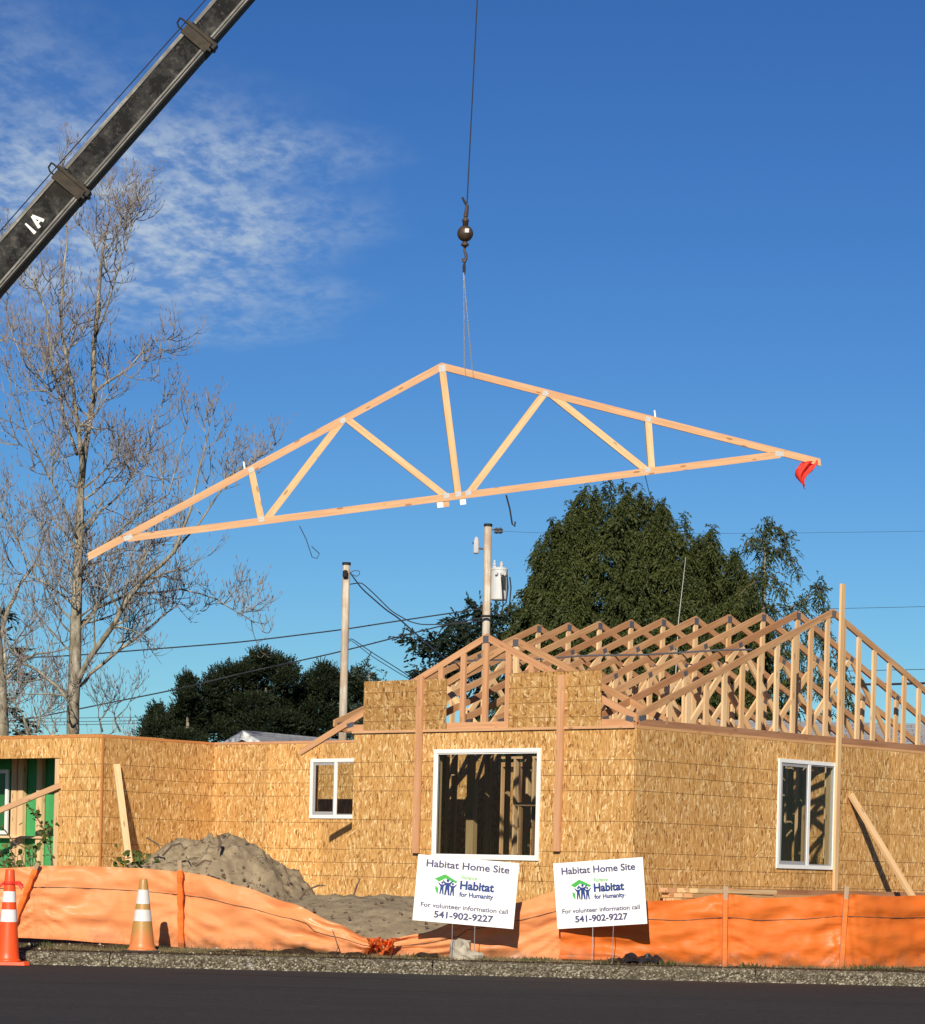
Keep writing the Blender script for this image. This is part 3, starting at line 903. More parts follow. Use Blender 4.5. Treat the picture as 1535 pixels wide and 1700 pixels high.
WEBS = [((-0.59, 1), (-0.585, 0)), ((-0.575, 0), (-0.31, 1)), ((-0.31, 1), (-0.03, 0)), ((0, 1), (0, 0)),
        ((0.03, 0), (0.31, 1)), ((0.31, 1), (0.575, 0)), ((0.585, 0), (0.59, 1))]
PITCH, HEEL = 0.388, 0.165
TZ = OSB_T + 0.0435
ordn = ['first', 'second', 'third', 'fourth', 'fifth', 'sixth', 'seventh', 'eighth', 'ninth', 'tenth', 'eleventh']
DEPs = DEP - 0.01
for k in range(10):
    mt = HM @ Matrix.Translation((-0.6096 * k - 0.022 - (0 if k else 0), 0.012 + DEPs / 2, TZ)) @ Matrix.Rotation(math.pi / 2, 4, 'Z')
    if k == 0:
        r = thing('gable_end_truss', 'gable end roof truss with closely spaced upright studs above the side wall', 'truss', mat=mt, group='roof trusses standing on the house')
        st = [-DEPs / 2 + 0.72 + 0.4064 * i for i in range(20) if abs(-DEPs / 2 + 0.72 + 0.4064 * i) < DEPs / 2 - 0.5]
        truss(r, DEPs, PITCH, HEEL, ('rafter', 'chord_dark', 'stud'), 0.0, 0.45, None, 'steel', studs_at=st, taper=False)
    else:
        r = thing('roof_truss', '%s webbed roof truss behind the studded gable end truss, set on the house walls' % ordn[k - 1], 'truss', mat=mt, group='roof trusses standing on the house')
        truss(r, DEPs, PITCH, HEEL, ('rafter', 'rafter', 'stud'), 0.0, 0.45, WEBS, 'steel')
# metal spacer bar across the near slopes of the trusses
zs = TZ + HEEL + PITCH * 2.55
sp_m = MB(); sp_m.tube([HM @ Vector((-0.6096 * i - 0.02, 2.56 + 0.02 * math.sin(i * 2.1), zs + 0.03 + 0.012 * math.sin(i * 1.7))) for i in range(10)], 0.014, 5)
sp_m.build('truss_spacer_bar', M['steel'], label='thin grey metal spacer bar lying across the upper chords of the roof trusses', cat='brace')
# front gable truss: over the front wall, heel running past its left end
ga_, gl_, gr_ = on_front(808, 1052, 0.03), on_front(541, 1215, 0.03), on_front(1057, 1200, 0.03)
cxg = ga_.x
hsg = min(cxg - gl_.x, abs(0 - cxg))
hsg = -cxg + 0.0
pg = (ga_.z - TZ - 0.14) / hsg
GT = []
for i, ly in enumerate((0.03, 0.66)):
    mt = HM @ Matrix.Translation((cxg, ly, TZ + 0.0005)) 
    r = thing('front_gable_truss' if i == 0 else 'valley_truss',
              ('small front gable truss with reddish upright studs over the big window', 'small webbed truss just behind the front gable truss')[i], 'truss', mat=mt)
    if i == 0:
        truss(r, hsg * 2, pg, 0.14, ('trim_pink', 'trim_pink', 'trim_pink'), max(0.3, (cxg - on_front(500, 1224, 0.03).x) - hsg), 0.0, None, 'steel', studs_at=[-0.82, -0.41, 0.0, 0.41, 0.82, 1.23, -1.23, 1.64, -1.64], taper=False)
    else:
        truss(r, hsg * 2, pg, 0.14, ('rafter', 'rafter', 'stud'), 0.35, 0.0, [((-0.5, 1), (-0.25, 0)), ((0, 1), (0, 0)), ((0.25, 0), (0.5, 1))], 'steel', taper=False)

# the truss in the air
FT = 41.4
yaw, tilt = R_(7.0), R_(9.6)
c0 = at(761, 829, FT)
ex = Vector((math.cos(yaw) * math.cos(tilt), math.sin(yaw) * math.cos(tilt), math.sin(tilt)))
ey = Vector((-math.sin(yaw), math.cos(yaw), 0))
ez = ex.cross(ey)
lean = R_(6)
ey, ez = ey * math.cos(lean) + ez * math.sin(lean), ez * math.cos(lean) - ey * math.sin(lean)
FM = Matrix(((ex.x, ey.x, ez.x, c0.x), (ex.y, ey.y, ez.y, c0.y), (ex.z, ey.z, ez.z, c0.z), (0, 0, 0, 1)))
ft = thing('roof_truss', 'pale new roof truss hanging tilted in the air from the crane hook', 'truss', mat=FM)
FWEB = [((-0.595, 1), (-0.585, 0)), ((-0.572, 0), (-0.31, 1)), ((-0.30, 1), (-0.035, 0)), ((0, 1), (0, 0)),
        ((0.03, 0), (0.295, 1)), ((0.31, 1), (0.572, 0)), ((0.585, 0), (0.592, 1))]
SPAN = 9.95
FH = truss(ft, SPAN, 0.380, 0.10, ('fir', 'fir', 'fir_pale'), 0.49, 0.49, FWEB, 'steel_bright', w=0.102, th=0.076)
for x in (-0.29, -0.20, 0.05):
    MB().box((x - 0.04, -0.03, -0.085), (x + 0.05, 0.03, -0.001)).build('wood_block', M['white'] if x != -0.20 else M['fir'], ft)
for x in (-3.05, 3.06):
    zt = 0.10 + 0.380 * (SPAN / 2 - abs(x))
    MB().box((x - 0.018, -0.037, zt - 0.09), (x + 0.018, 0.037, zt - 0.03)).box((x - 0.012, -0.012, zt - 0.03), (x + 0.012, 0.0, zt + 0.10)).build('paper_tag', M['white'], ft)
# black strap ends hanging from its lower chord
for (pts, lab) in (([(840, 822), (846, 845), (850, 870), (854, 874), (855, 866)], 'short black strap with hooked end hanging under the middle of the lifted truss'),
                   ([(1070, 787), (1076, 812), (1082, 836), (1086, 840), (1088, 832), (1079, 820)], 'thin black looped cord hanging near the right web of the lifted truss'),
                   ([(497, 873), (508, 895), (518, 925), (526, 927), (530, 919), (517, 907)], 'thin dark looped cord hanging below the low side of the lifted truss')):
    MB().tube([at(x, y, FT + (x - 761) / 124 * math.tan(yaw)) for x, y in pts], 0.013 if pts[0][0] == 840 else 0.006, 5).build('hanging_cord', M['cable'], label=lab, cat='cord')
# red flag on the high end
fl = MB()
fx = SPAN / 2 + 0.43
rows = 12; cols_ = 9
vs = []
for j in range(rows):
    for i in range(cols_):
        t = j / (rows - 1); s = i / (cols_ - 1) - 0.5
        wdt = 0.25 * (1 - 0.15 * t) if t < 0.5 else 0.25 * 0.92 * (1 - (t - 0.5) / 0.5 * 0.92)
        vs.append((fx - 0.11 + s * wdt - 0.13 * math.sin(t * 2.0) + 0.05 * s * math.sin(t * 6), -0.045 + 0.045 * math.sin(i * 1.2 + t * 5) + 0.02 * t, -0.36 * t * (1 - 0.25 * s) + 0.03))
fl.add(vs, [(j * cols_ + i, j * cols_ + i + 1, (j + 1) * cols_ + i + 1, (j + 1) * cols_ + i) for j in range(rows - 1) for i in range(cols_ - 1)])
fz = 0.10 - 0.380 * 0.40 - 0.08
o = fl.build('warning_flag', M['red_cloth'], smooth=True, mat=FM @ Matrix.Translation((0, 0, fz)) @ Matrix.Rotation(0, 4, 'Y'),
             label='small red warning flag drooping from the overhang of the lifted truss', cat='flag')
md = o.modifiers.new('thick', 'SOLIDIFY'); md.thickness = 0.004

# ------------------------------------------------------------------ crane: boom, hook line, hook ball, sling
A, B = at(0, 445, 41.0), at(388, 0, 41.3)
bd = (B - A).normalized()
tip = A + bd * ((at(792, 0, FT).x - A.x) / bd.x)
base = A - bd * ((A.z - 2.3) / bd.z)
side = Vector((0, -1, 0)); side = (side - bd * side.dot(bd)).normalized()
upb = bd.cross(side); upb = upb if upb.z > 0 else -upb
def boom_mat(p):
    return Matrix(((bd.x, -side.x, upb.x, p.x), (bd.y, -side.y, upb.y, p.y), (bd.z, -side.z, upb.z, p.z), (0, 0, 0, 1)))
crane = thing('crane', 'dark weathered telescopic crane boom reaching up over the house', 'crane', mat=boom_mat(A))
def tpar(x, y):
    return (at(x, y, 41.2) - A).dot(bd)
c1, c2 = tpar(123, 302), tpar(337, 58)
t_base, t_tip = (base - A).dot(bd), (tip - A).dot(bd)
secs = [(t_base, c1, 0.47, 0.34), (c1, c2, 0.42, 0.30), (c2, t_tip, 0.38, 0.26)]
for a, b_, h, d in secs:
    bx = MB().box((a - (0.3 if a > t_base else 0), -d / 2, -h / 2), (b_, d / 2, h / 2)).build('boom_section', M['boom'], crane)
    for z0_, z1_ in ((-h / 2 - 0.006, -h / 2 + 0.06), (h / 2 - 0.045, h / 2 + 0.006)):
        MB().box((a + 0.03, -d / 2 - 0.016, z0_), (b_ - 0.03, -d / 2 + 0.001, z1_)).build('flange_strip', M['boom_edge'], bx)
    MB().box((a + 0.03, -d / 2 + 0.002, -h / 2 - 0.02), (b_ - 0.03, d / 2 - 0.002, -h / 2 + 0.001)).build('bottom_plate', M['black'], bx)
    for z_ in (0.045,):
        MB().box((a + 0.03, -d / 2 - 0.022, -h / 2 + 0.018), (b_ - 0.03, -d / 2 - 0.0165, -h / 2 + 0.030)).build('flange_rib', M['boom'], bx)
for c, h, d in ((c1, 0.51, 0.40), (c2, 0.46, 0.36)):
    r = MB().box((c - 0.21, -d / 2 - 0.004, -h / 2), (c, d / 2, h / 2)).box((c - 0.05, -d / 2 - 0.022, -h / 2 - 0.02), (c - 0.005, d / 2 + 0.02, h / 2 + 0.02))
    r = r.build('collar', M['collar'], crane)
    lp = MB().tube([(c - 0.03, -0.1, h / 2), (c - 0.03, -0.1, h / 2 + 0.13), (c - 0.03, -0.06, h / 2 + 0.17), (c - 0.10, -0.02, h / 2 + 0.17), (c - 0.13, 0.0, h / 2 + 0.12), (c - 0.13, 0.0, h / 2)], 0.014, 6)
    lp.build('line_guide', M['collar'], r)
    MB().box((c - 0.10, -d / 2 - 0.03, -h / 2 - 0.07), (c + 0.0, -d / 2 + 0.14, -h / 2 - 0.021)).box((c - 0.16, -d / 2 - 0.02, -h / 2 - 0.05), (c - 0.12, -d / 2 + 0.06, -h / 2 - 0.005)).build('wear_pad', M['black'], r)
MB().tube([(t_base, -0.06, 0.36), (c1 - 0.1, -0.06, 0.33), (c2 - 0.1, -0.06, 0.30), (t_tip, -0.03, 0.24)], 0.009, 5).build('hoist_line', M['cable'], crane)
MB().tube([(t_base, 0.05, 0.30), (c1 - 0.1, 0.05, 0.275), (c2 - 0.1, 0.05, 0.245), (t_tip, 0.03, 0.2)], 0.007, 5).build('hoist_line', M['cable'], crane)
MB().box((t_tip - 0.05, -0.2, -0.28), (t_tip + 0.45, 0.2, 0.26)).build('boom_head', M['boom'], crane)
# turret, deck and wheels stand out of the picture on the left
inv = boom_mat(A).inverted()
def wbox(lo, hi):
    return MB().box(lo, hi, inv)
wbox((base.x - 1.0, base.y - 0.8, 1.35), (base.x + 0.7, base.y + 0.8, 2.6)).build('turret', M['boom'], crane)
wbox((base.x - 4.5, base.y - 1.2, 0.95), (base.x + 3.0, base.y + 1.2, 1.3)).build('deck', M['boom_edge'], crane)
for wx in (-3.8, -2.6, 1.8):
    for wy in (-1.1, 1.1):
        m_ = MB().lathe([(0.1, -0.14), (0.48, -0.14), (0.52, 0), (0.48, 0.14), (0.1, 0.14)], 18)
        m_.v = [tuple(inv @ (Vector((base.x + wx, base.y + wy, 0.9)) + Vector((v[0], v[2], v[1])))) for v in m_.v]
        m_.build('wheel', M['black'], crane, smooth=True)
for wx in (-2.0, 2.8):
    for wy in (-2.2, 2.2):
        wbox((base.x + wx - 0.1, base.y + min(0, wy), 0.98), (base.x + wx + 0.1, base.y + max(0, wy), 1.2)).box((base.x + wx - 0.2, base.y + wy - 0.2, 0.38), (base.x + wx + 0.2, base.y + wy + 0.2, 0.5), inv).box((base.x + wx - 0.06, base.y + wy - 0.06, 0.5), (base.x + wx + 0.06, base.y + wy + 0.06, 1.25), inv).build('outrigger', M['boom_edge'], crane)
# hook line and ball
MB().tube([Vector((tip.x, tip.y, tip.z - 0.2)), at(792, 0, FT), at(775, 338, FT)], 0.0105, 6).build('hoist_cable', M['cable'], label='thin dark hoist cable running down to the hook ball', cat='cable')
hb = at(772, 388, FT)
hk = thing('hook_ball', 'brown steel headache ball with wedge socket and hook above the lifted truss', 'crane hook', hb)
MB().lathe([(0.0, -0.118)] + [(0.118 * math.sin(t * math.pi / 12), -0.118 * math.cos(t * math.pi / 12)) for t in range(1, 12)] + [(0.0, 0.118)], 24, cap=False).build('ball', M['ball'], hk, smooth=True)
MB().box((-0.005, -0.121, -0.01), (0.055, -0.095, 0.05)).build('maker_plate', M['insulator'], hk)
MB().lathe([(0.04, 0.10), (0.042, 0.17), (0.05, 0.175), (0.05, 0.20), (0.025, 0.235), (0.02, 0.26)], 12).build('swivel', M['ball'], hk, smooth=True)
MB().tube([(0.0, 0, 0.25), (0.012, 0, 0.33), (0.02, 0, 0.42)], [0.034, 0.03, 0.024], 8).build('wedge_socket', M['ball'], hk)
MB().tube([(0.02, 0, 0.40), (0.0, 0, 0.43), (-0.03, 0, 0.48), (-0.055, 0, 0.53)], [0.018, 0.02, 0.02, 0.016], 6).build('rope_tail', M['cable'], hk)
MB().lathe([(0.03, -0.10), (0.035, -0.13), (0.055, -0.15), (0.06, -0.165), (0.055, -0.18), (0.03, -0.19), (0.018, -0.21)], 12).build('nut', M['ball'], hk, smooth=True)
hp = [(0.0, -0.2), (-0.004, -0.26), (0.02, -0.31), (0.022, -0.37), (0.002, -0.42), (-0.024, -0.41), (-0.03, -0.37)]
MB().tube([(x, 0, z) for x, z in hp], [0.016, 0.018, 0.022, 0.022, 0.02, 0.015, 0.009], 8).build('hook', M['ball'], hk, smooth=True)
MB().tube([(-0.04, 0, -0.37), (0.02, 0, -0.38)], 0.007, 5).build('latch', M['ball'], hk)
MB().tube([(0.0, 0, -0.42), (-0.015, 0, -0.48), (-0.01, 0, -0.56), (0.004, 0, -0.59), (0.01, 0, -0.5), (0.0, 0, -0.42)], [0.012, 0.016, 0.018, 0.018, 0.014, 0.012], 6).build('shackle', M['cable'], hk)
sl = MB()
s_top = hb + Vector((-0.012, 0, -0.55))
def on_truss(x, dz=0.0):
    return FM @ Vector((x, 0, 0.10 + 0.380 * (SPAN / 2 - abs(x)) + dz))
for x1, dy in ((0.33, -0.042), (0.44, -0.042), (0.33, 0.042), (0.44, 0.042)):
    q = on_truss(x1) + ey * dy
    sl.tube([s_top + ey * dy * 0.2, q], 0.0045, 4)
    sl.tube([q, on_truss(x1, -0.10) + ey * dy], 0.0045, 4)
sl.build('lifting_sling', M['wire_silver'], label='thin pale wire sling from the crane hook to the truss peak', cat='sling')
# painted mark on the boom
def text_mesh(s, size, m, bold=0.0, align='CENTER', ext=0.0, space=1.0, shear=0.0):
    cu = bpy.data.curves.new('txt', 'FONT')
    cu.body = s; cu.size = size; cu.align_x = align; cu.offset = bold; cu.extrude = ext; cu.space_character = space; cu.shear = shear
    cu.resolution_u = 4
    o = bpy.data.objects.new('txt', cu)
    col.objects.link(o)
    dg = bpy.context.evaluated_depsgraph_get()
    me = bpy.data.meshes.new_from_object(o.evaluated_get(dg))
    bpy.data.objects.remove(o)
    me.materials.clear(); me.materials.append(m)
    return me
tA = tpar(57, 380)
h_, d_ = secs[0][2], secs[0][3]
mk = MB()
def stroke(p, q, w0, w1):
    p, q = Vector(p), Vector(q); d = (q - p).normalized(); n = Vector((-d.y, d.x))
    y = -d_ / 2 - 0.004 - 0.0012 * (len(mk.v) // 8)
    vs = [(p.x + n.x * w0, p.y + n.y * w0), (p.x - n.x * w0, p.y - n.y * w0), (q.x - n.x * w1, q.y - n.y * w1), (q.x + n.x * w1, q.y + n.y * w1)]
    mk.add([(tA + a, y, b) for a, b in vs] + [(tA + a, y + 0.003, b) for a, b in vs], [(0, 1, 2, 3), (4, 7, 6, 5), (0, 3, 7, 4), (1, 5, 6, 2), (0, 4, 5, 1), (3, 2, 6, 7)])
for st in (((-0.07, 0.10), (-0.085, -0.10), 0.012, 0.025), ((0.075, 0.10), (0.015, -0.095), 0.02, 0.024), ((0.08, 0.10), (0.135, -0.075), 0.02, 0.024), ((0.045, -0.03), (0.11, -0.03), 0.016, 0.016)):
    stroke(*st)
mk.build('painted_mark', M['white_paint'], crane)

# ------------------------------------------------------------------ loose boards, sand, person
a, b_ = on_side(1411, 1318, 0.04), on_side(1513, 1486, 0.75)
P0, P1 = Vector((0.04, a.y, a.z)), Vector((0.75, b_.y, 0.44))
# run the board on to the ground along its own slope
d = (Vector((0.75, b_.y, b_.z)) - P0); k = (P0.z - 0.45) / -d.z
P1 = P0 + d * k
lum('leaning_board', HM @ P0, HM @ P1, 0.105, 0.038, 'fir_pale', None, up=HM.to_3x3() @ Vector((0, 1, 0.4)),
    label='pale board leaning at a slant against the side wall beside the tall post', cat='board')
a = on_side(193, 1269, GX + 0.03); b_ = on_side(213, 1424, GX + 0.55)
P0 = Vector((GX + 0.035, a.y, a.z)); d = Vector((GX + 0.55, b_.y, b_.z)) - P0; k = (P0.z - 0.47) / -d.z
lum('leaning_board', HM @ P0, HM @ (P0 + d * k), 0.105, 0.038, 'fir_pale', None, up=HM.to_3x3() @ Vector((0.5, 1, 0)),
    label='narrow pale board leaning against the recessed wall beside the sand pile', cat='board')
# lumber lying along the side wall
boards = []
for lay in range(5):
    for j in range(3):
        y0 = 0.15 + rng.uniform(0, 0.35) + lay * 0.05
        L = rng.uniform(1.3, 1.75) + 0.12 * j
        z = 0.55 + lay * 0.066
        boards.append((0.22 + j * 0.16, y0, L, z, rng.choice(['fir', 'stud', 'plate', 'fir_pale'])))
for i, (x, y, L, z, m_) in enumerate(boards):
    lum('loose_board', HM @ Vector((x, y, z)), HM @ Vector((x + rng.uniform(-.03, .03), y + L, z)), 0.055, 0.135, m_, None,
        label='short board in the low lumber stack by the house corner', cat='board', group='boards stacked at the foot of the side wall')
for i, (x, z, y0, y1, m_, lab) in enumerate(((0.20, 0.66, 1.95, 9.4, 'rafter', 'long brown board lying at the foot of the side wall, lowest of three'),
                                       (0.24, 0.74, 2.05, 8.9, 'plate', 'long tan board lying on the lowest board by the side wall'),
                                       (0.19, 0.815, 1.9, 9.2, 'chord_dark', 'long dark board on top of the long boards by the side wall'))):
    lum('long_board', HM @ Vector((x, y0, z)), HM @ Vector((x + 0.02, y1, z - 0.005)), 0.075, 0.14, m_, None, label=lab, cat='board', group='long boards at the foot of the side wall')
for y in (2.3, 5.0, 7.8):
    MB().box((0.1, y, 0.40), (0.34, y + 0.09, 0.622), HM).build('bearer', M['rafter'], label='short wooden bearer under the long boards by the side wall', cat='board', group='bearers under the long boards')


def mound(name, label, cx_, cy_, rx_, ry_, h, zb, rough, seed, prof, n=70):
    vs, fs = [], []
    for j in range(n + 1):
        for i in range(n + 1):
            u, v = i / n * 2 - 1, j / n * 2 - 1
            x, y = cx_ + u * rx_, cy_ + v * ry_
            z = prof(u, v) * h
            e = max(0, 1 - max(abs(u), abs(v)) ** 6)
            q = fbm(x * 1.7, y * 1.7, seed, 5) * rough + abs(fbm(x * 5, y * 5, seed + 4, 4)) * rough * 0.6 - abs(fbm(x * 11, y * 11, seed + 9, 3)) * rough * 0.45
            vs.append((x, y, zb + (z + q * min(1, z / h * 2.5)) * e - (1 - e) * 0.3))
    for j in range(n):
        for i in range(n):
            a_ = j * (n + 1) + i
            fs.append((a_, a_ + 1, a_ + n + 2, a_ + n + 1))
    return MB().add(vs, fs).build(name, M['sand'], smooth=True, label=label, cat='sand')
pk = at(352, 1385, 36.5)
def prof1(u, v):
    r = math.sqrt((u * (1.0 if u < 0 else 1.12)) ** 2 + v * v)
    if u < 0:
        return max(0, 1 - (r / 0.98) ** 1.15)
    return max(0, 1 - (max(0, r - 0.10) / 0.80) ** 1.25)
mound('sand_pile', 'tall grey brown sand pile in front of the recessed wall', pk.x, 36.5, 2.15, 2.3, pk.z - 0.33, 0.33, 0.17, 2.0, prof1, 120)
def prof2(u, v):
    return max(0, (1 - abs(u) ** 2.6)) * max(0, 1 - abs(v) ** 2.2)
pc = at(612, 1489, 33.0)
mound('sand_spread', 'low spread of pale sand behind the sagging dip of the fence', -0.9, 32.9, 2.5, 3.6, pc.z - 0.20, 0.20, 0.05, 9.0, prof2, 80)
# sticks and clods on the sand
def stick(pts, r, lab, nm='stick'):
    MB().tube(pts, [r] * (len(pts) - 1) + [r * 0.5], 5).build(nm, M['twig'], label=lab, cat='stick')
stick([at(243, 1390, 35.6), at(263, 1402, 35.6), at(266, 1410, 35.55)], 0.012, 'thin bent twig sticking out of the tall sand pile over the wall')
stick([at(270, 1420, 35.3), at(285, 1404, 35.2), at(300, 1400, 35.25), at(306, 1410, 35.2)], 0.014, 'dark curved root lying on the shoulder of the tall sand pile', 'root')
stick([at(362, 1388, 35.6), at(366, 1400, 35.5), at(362, 1412, 35.4)], 0.022, 'short dark stub of root near the crest of the tall sand pile', 'root')
stick([at(325, 1438, 34.9), at(340, 1428, 34.8), at(352, 1430, 34.8), at(346, 1436, 34.8)], 0.012, 'thin pale brown root half buried in the slope of the tall sand pile', 'root')
stick([at(498, 1492, 32.4), at(508, 1478, 32.35), at(528, 1470, 32.3), at(540, 1470, 32.35)], 0.012, 'curved dead stem arching above the low sand')
stick([at(586, 1488, 32.6), at(592, 1470, 32.55), at(598, 1458, 32.5)], 0.010, 'short upright twig standing in the low sand')
stick([at(552, 1545, 27.15), at(556, 1556, 27.1), at(561, 1572, 27.0), at(557, 1582, 27.0)], 0.006, 'thin crooked twig in front of the pale fence beside the dip')
cl_q = MB()
for i in range(420):
    if i < 260:
        x = rng.gauss(pk.x, 0.7); y = 36.5 - rng.uniform(0.2, 1.9)
    else:
        x = rng.uniform(-3.0, 1.2); y = rng.uniform(29.6, 32.6)
    s_ = rng.uniform(0.006, 0.026)
    if i < 260:
        u, v = (x - pk.x) / 2.15, (y - 36.5) / 2.3
        z = 0.33 + prof1(u, v) * (pk.z - 0.33) + 0.02
    else:
        u, v = (x + 0.9) / 2.5, (y - 32.9) / 3.6
        z = 0.20 + prof2(u, v) * (pc.z - 0.20)
    m_ = Matrix.Translation((x, y, z)) @ Matrix.Rotation(rng.uniform(0, 6), 4, Vector((rng.random(), rng.random(), rng.random() + 0.1)).normalized())
    cl_q.add([m_ @ Vector(p) for p in ((s_ * 2, 0, 0), (-s_, s_, 0), (-s_, -s_, 0.0), (0, 0, s_), (0, 0, -s_ * 0.6))], [(0, 1, 3), (1, 2, 3), (2, 0, 3), (1, 0, 4), (2, 1, 4), (0, 2, 4)])
cl_q.build('sand_clods', M['twig'], label='dark bark bits and clods scattered over the sand', cat='debris', kind='stuff')

# a worker in a bright vest up behind the gable sheet, on a plank
wp_ = on_front(918, 1160, 1.2)
wx, wy, wz = wp_.x, 1.2, 1.98
wb = thing('work_platform', 'plank work platform on slim legs inside the house behind the front wall', 'platform', mat=HM @ Matrix.Translation((wx, wy, OSB_B)))
ph = wz - OSB_B
MB().box((-0.5, -0.18, ph - 0.05), (0.9, 0.18, ph)).build('plank', M['rafter'], wb)
for lx_ in (-0.42, 0.82):
    for ly_ in (-0.14, 0.14):
        MB().box((lx_ - 0.02, ly_ - 0.02, 0), (lx_ + 0.02, ly_ + 0.02, ph - 0.051)).build('leg', M['rafter'], wb)
def person():
    root = thing('person', 'person in yellow green vest and white hard hat, half hidden behind the gable sheet', 'person', mat=HM @ Matrix.Translation((wx, wy, wz)) @ Matrix.Rotation(0.0, 4, 'Z'))
    J = {'pel': (0, 0, .95, .15), 'wa': (0, 0, 1.10, .14), 'ch': (0, 0, 1.32, .155), 'nk': (0, -.01, 1.47, .062), 'hd': (0, -.02, 1.60, .088), 'ht': (0, -.015, 1.70, .07)}
    for s, n in ((-1, 'l'), (1, 'r')):
        J.update({'hip' + n: (s * .10, 0, .88, .10), 'kn' + n: (s * .12, -.02, .48, .065), 'an' + n: (s * .12, .02, .08, .042), 'to' + n: (s * .14, -.16, .035, .032),
                  'sh' + n: (s * .19, 0, 1.40, .06), 'el' + n: (s * .30, -.05, 1.15, .042), 'wr' + n: (s * .30, -.25, 1.02, .03), 'ha' + n: (s * .29, -.33, 1.0, .032)})
        for f in range(5):
            J['f%d%s' % (f, n)] = (s * (.27 + f * .016 - (.03 if f == 0 else 0)), -.39 - (.015 if f in (2, 3) else 0) + (.05 if f == 0 else 0), .985 + (.01 if f == 0 else 0), .009)
            J['g%d%s' % (f, n)] = (s * (.27 + f * .016 - (.04 if f == 0 else 0)), -.43 - (.015 if f in (2, 3) else 0) + (.05 if f == 0 else 0), .965, .008)
    J.update({'ell': (-.46, -.03, 1.43, .042), 'wrl': (-.70, -.05, 1.41, .03), 'hal': (-.78, -.05, 1.40, .032)})
    for f in range(5):
        J['f%dl' % f] = (-.83, -.09 + f * .016, 1.40 + (.02 if f == 0 else 0), .009); J['g%dl' % f] = (-.87 + (.03 if f in (0, 4) else 0), -.09 + f * .016, 1.385, .008)
    E_ = [('pel', 'wa'), ('wa', 'ch'), ('ch', 'nk'), ('nk', 'hd'), ('hd', 'ht')]
    for n in 'lr':
        E_ += [('pel', 'hip' + n), ('hip' + n, 'kn' + n), ('kn' + n, 'an' + n), ('an' + n, 'to' + n), ('ch', 'sh' + n), ('sh' + n, 'el' + n), ('el' + n, 'wr' + n), ('wr' + n, 'ha' + n)]
        for f in range(5):
            E_ += [('ha' + n, 'f%d%s' % (f, n)), ('f%d%s' % (f, n), 'g%d%s' % (f, n))]
    ks = list(J)
    me = bpy.data.meshes.new('body')
    me.from_pydata([J[k][:3] for k in ks], [(ks.index(a), ks.index(b)) for a, b in E_], [])
    me.materials.append(M['jeans'])
    bo = ob('body', me, root)
    md_ = bo.modifiers.new('skin', 'SKIN'); bo.modifiers.new('sub', 'SUBSURF').levels = 1
    for i, k in enumerate(ks):
        me.skin_vertices[0].data[i].radius = (J[k][3], J[k][3])
        me.skin_vertices[0].data[i].use_root = (k == 'pel')
    MB().lathe([(.165, .92), (.17, 1.05), (.18, 1.3), (.15, 1.43), (.08, 1.47)], 14).build('vest', M['hivis'], root, smooth=True)
    MB().tube([(-.15, 0, 1.40), (-.30, -.02, 1.425), (-.46, -.03, 1.43), (-.66, -.05, 1.412)], [.085, .075, .068, .055], 10).build('sleeve', M['hivis'], root, smooth=True)
    MB().lathe([(.075, 1.50), (.09, 1.56), (.093, 1.63), (.09, 1.66)], 14, (0, -.012, 0)).build('face', M['skin'], root, smooth=True)
    MB().lathe([(.13, 1.655), (.115, 1.66), (.112, 1.71), (.09, 1.76), (.04, 1.785), (.0, 1.79)], 16, (0, -.015, 0), cap=False).build('hard_hat', M['white'], root, smooth=True)
person()

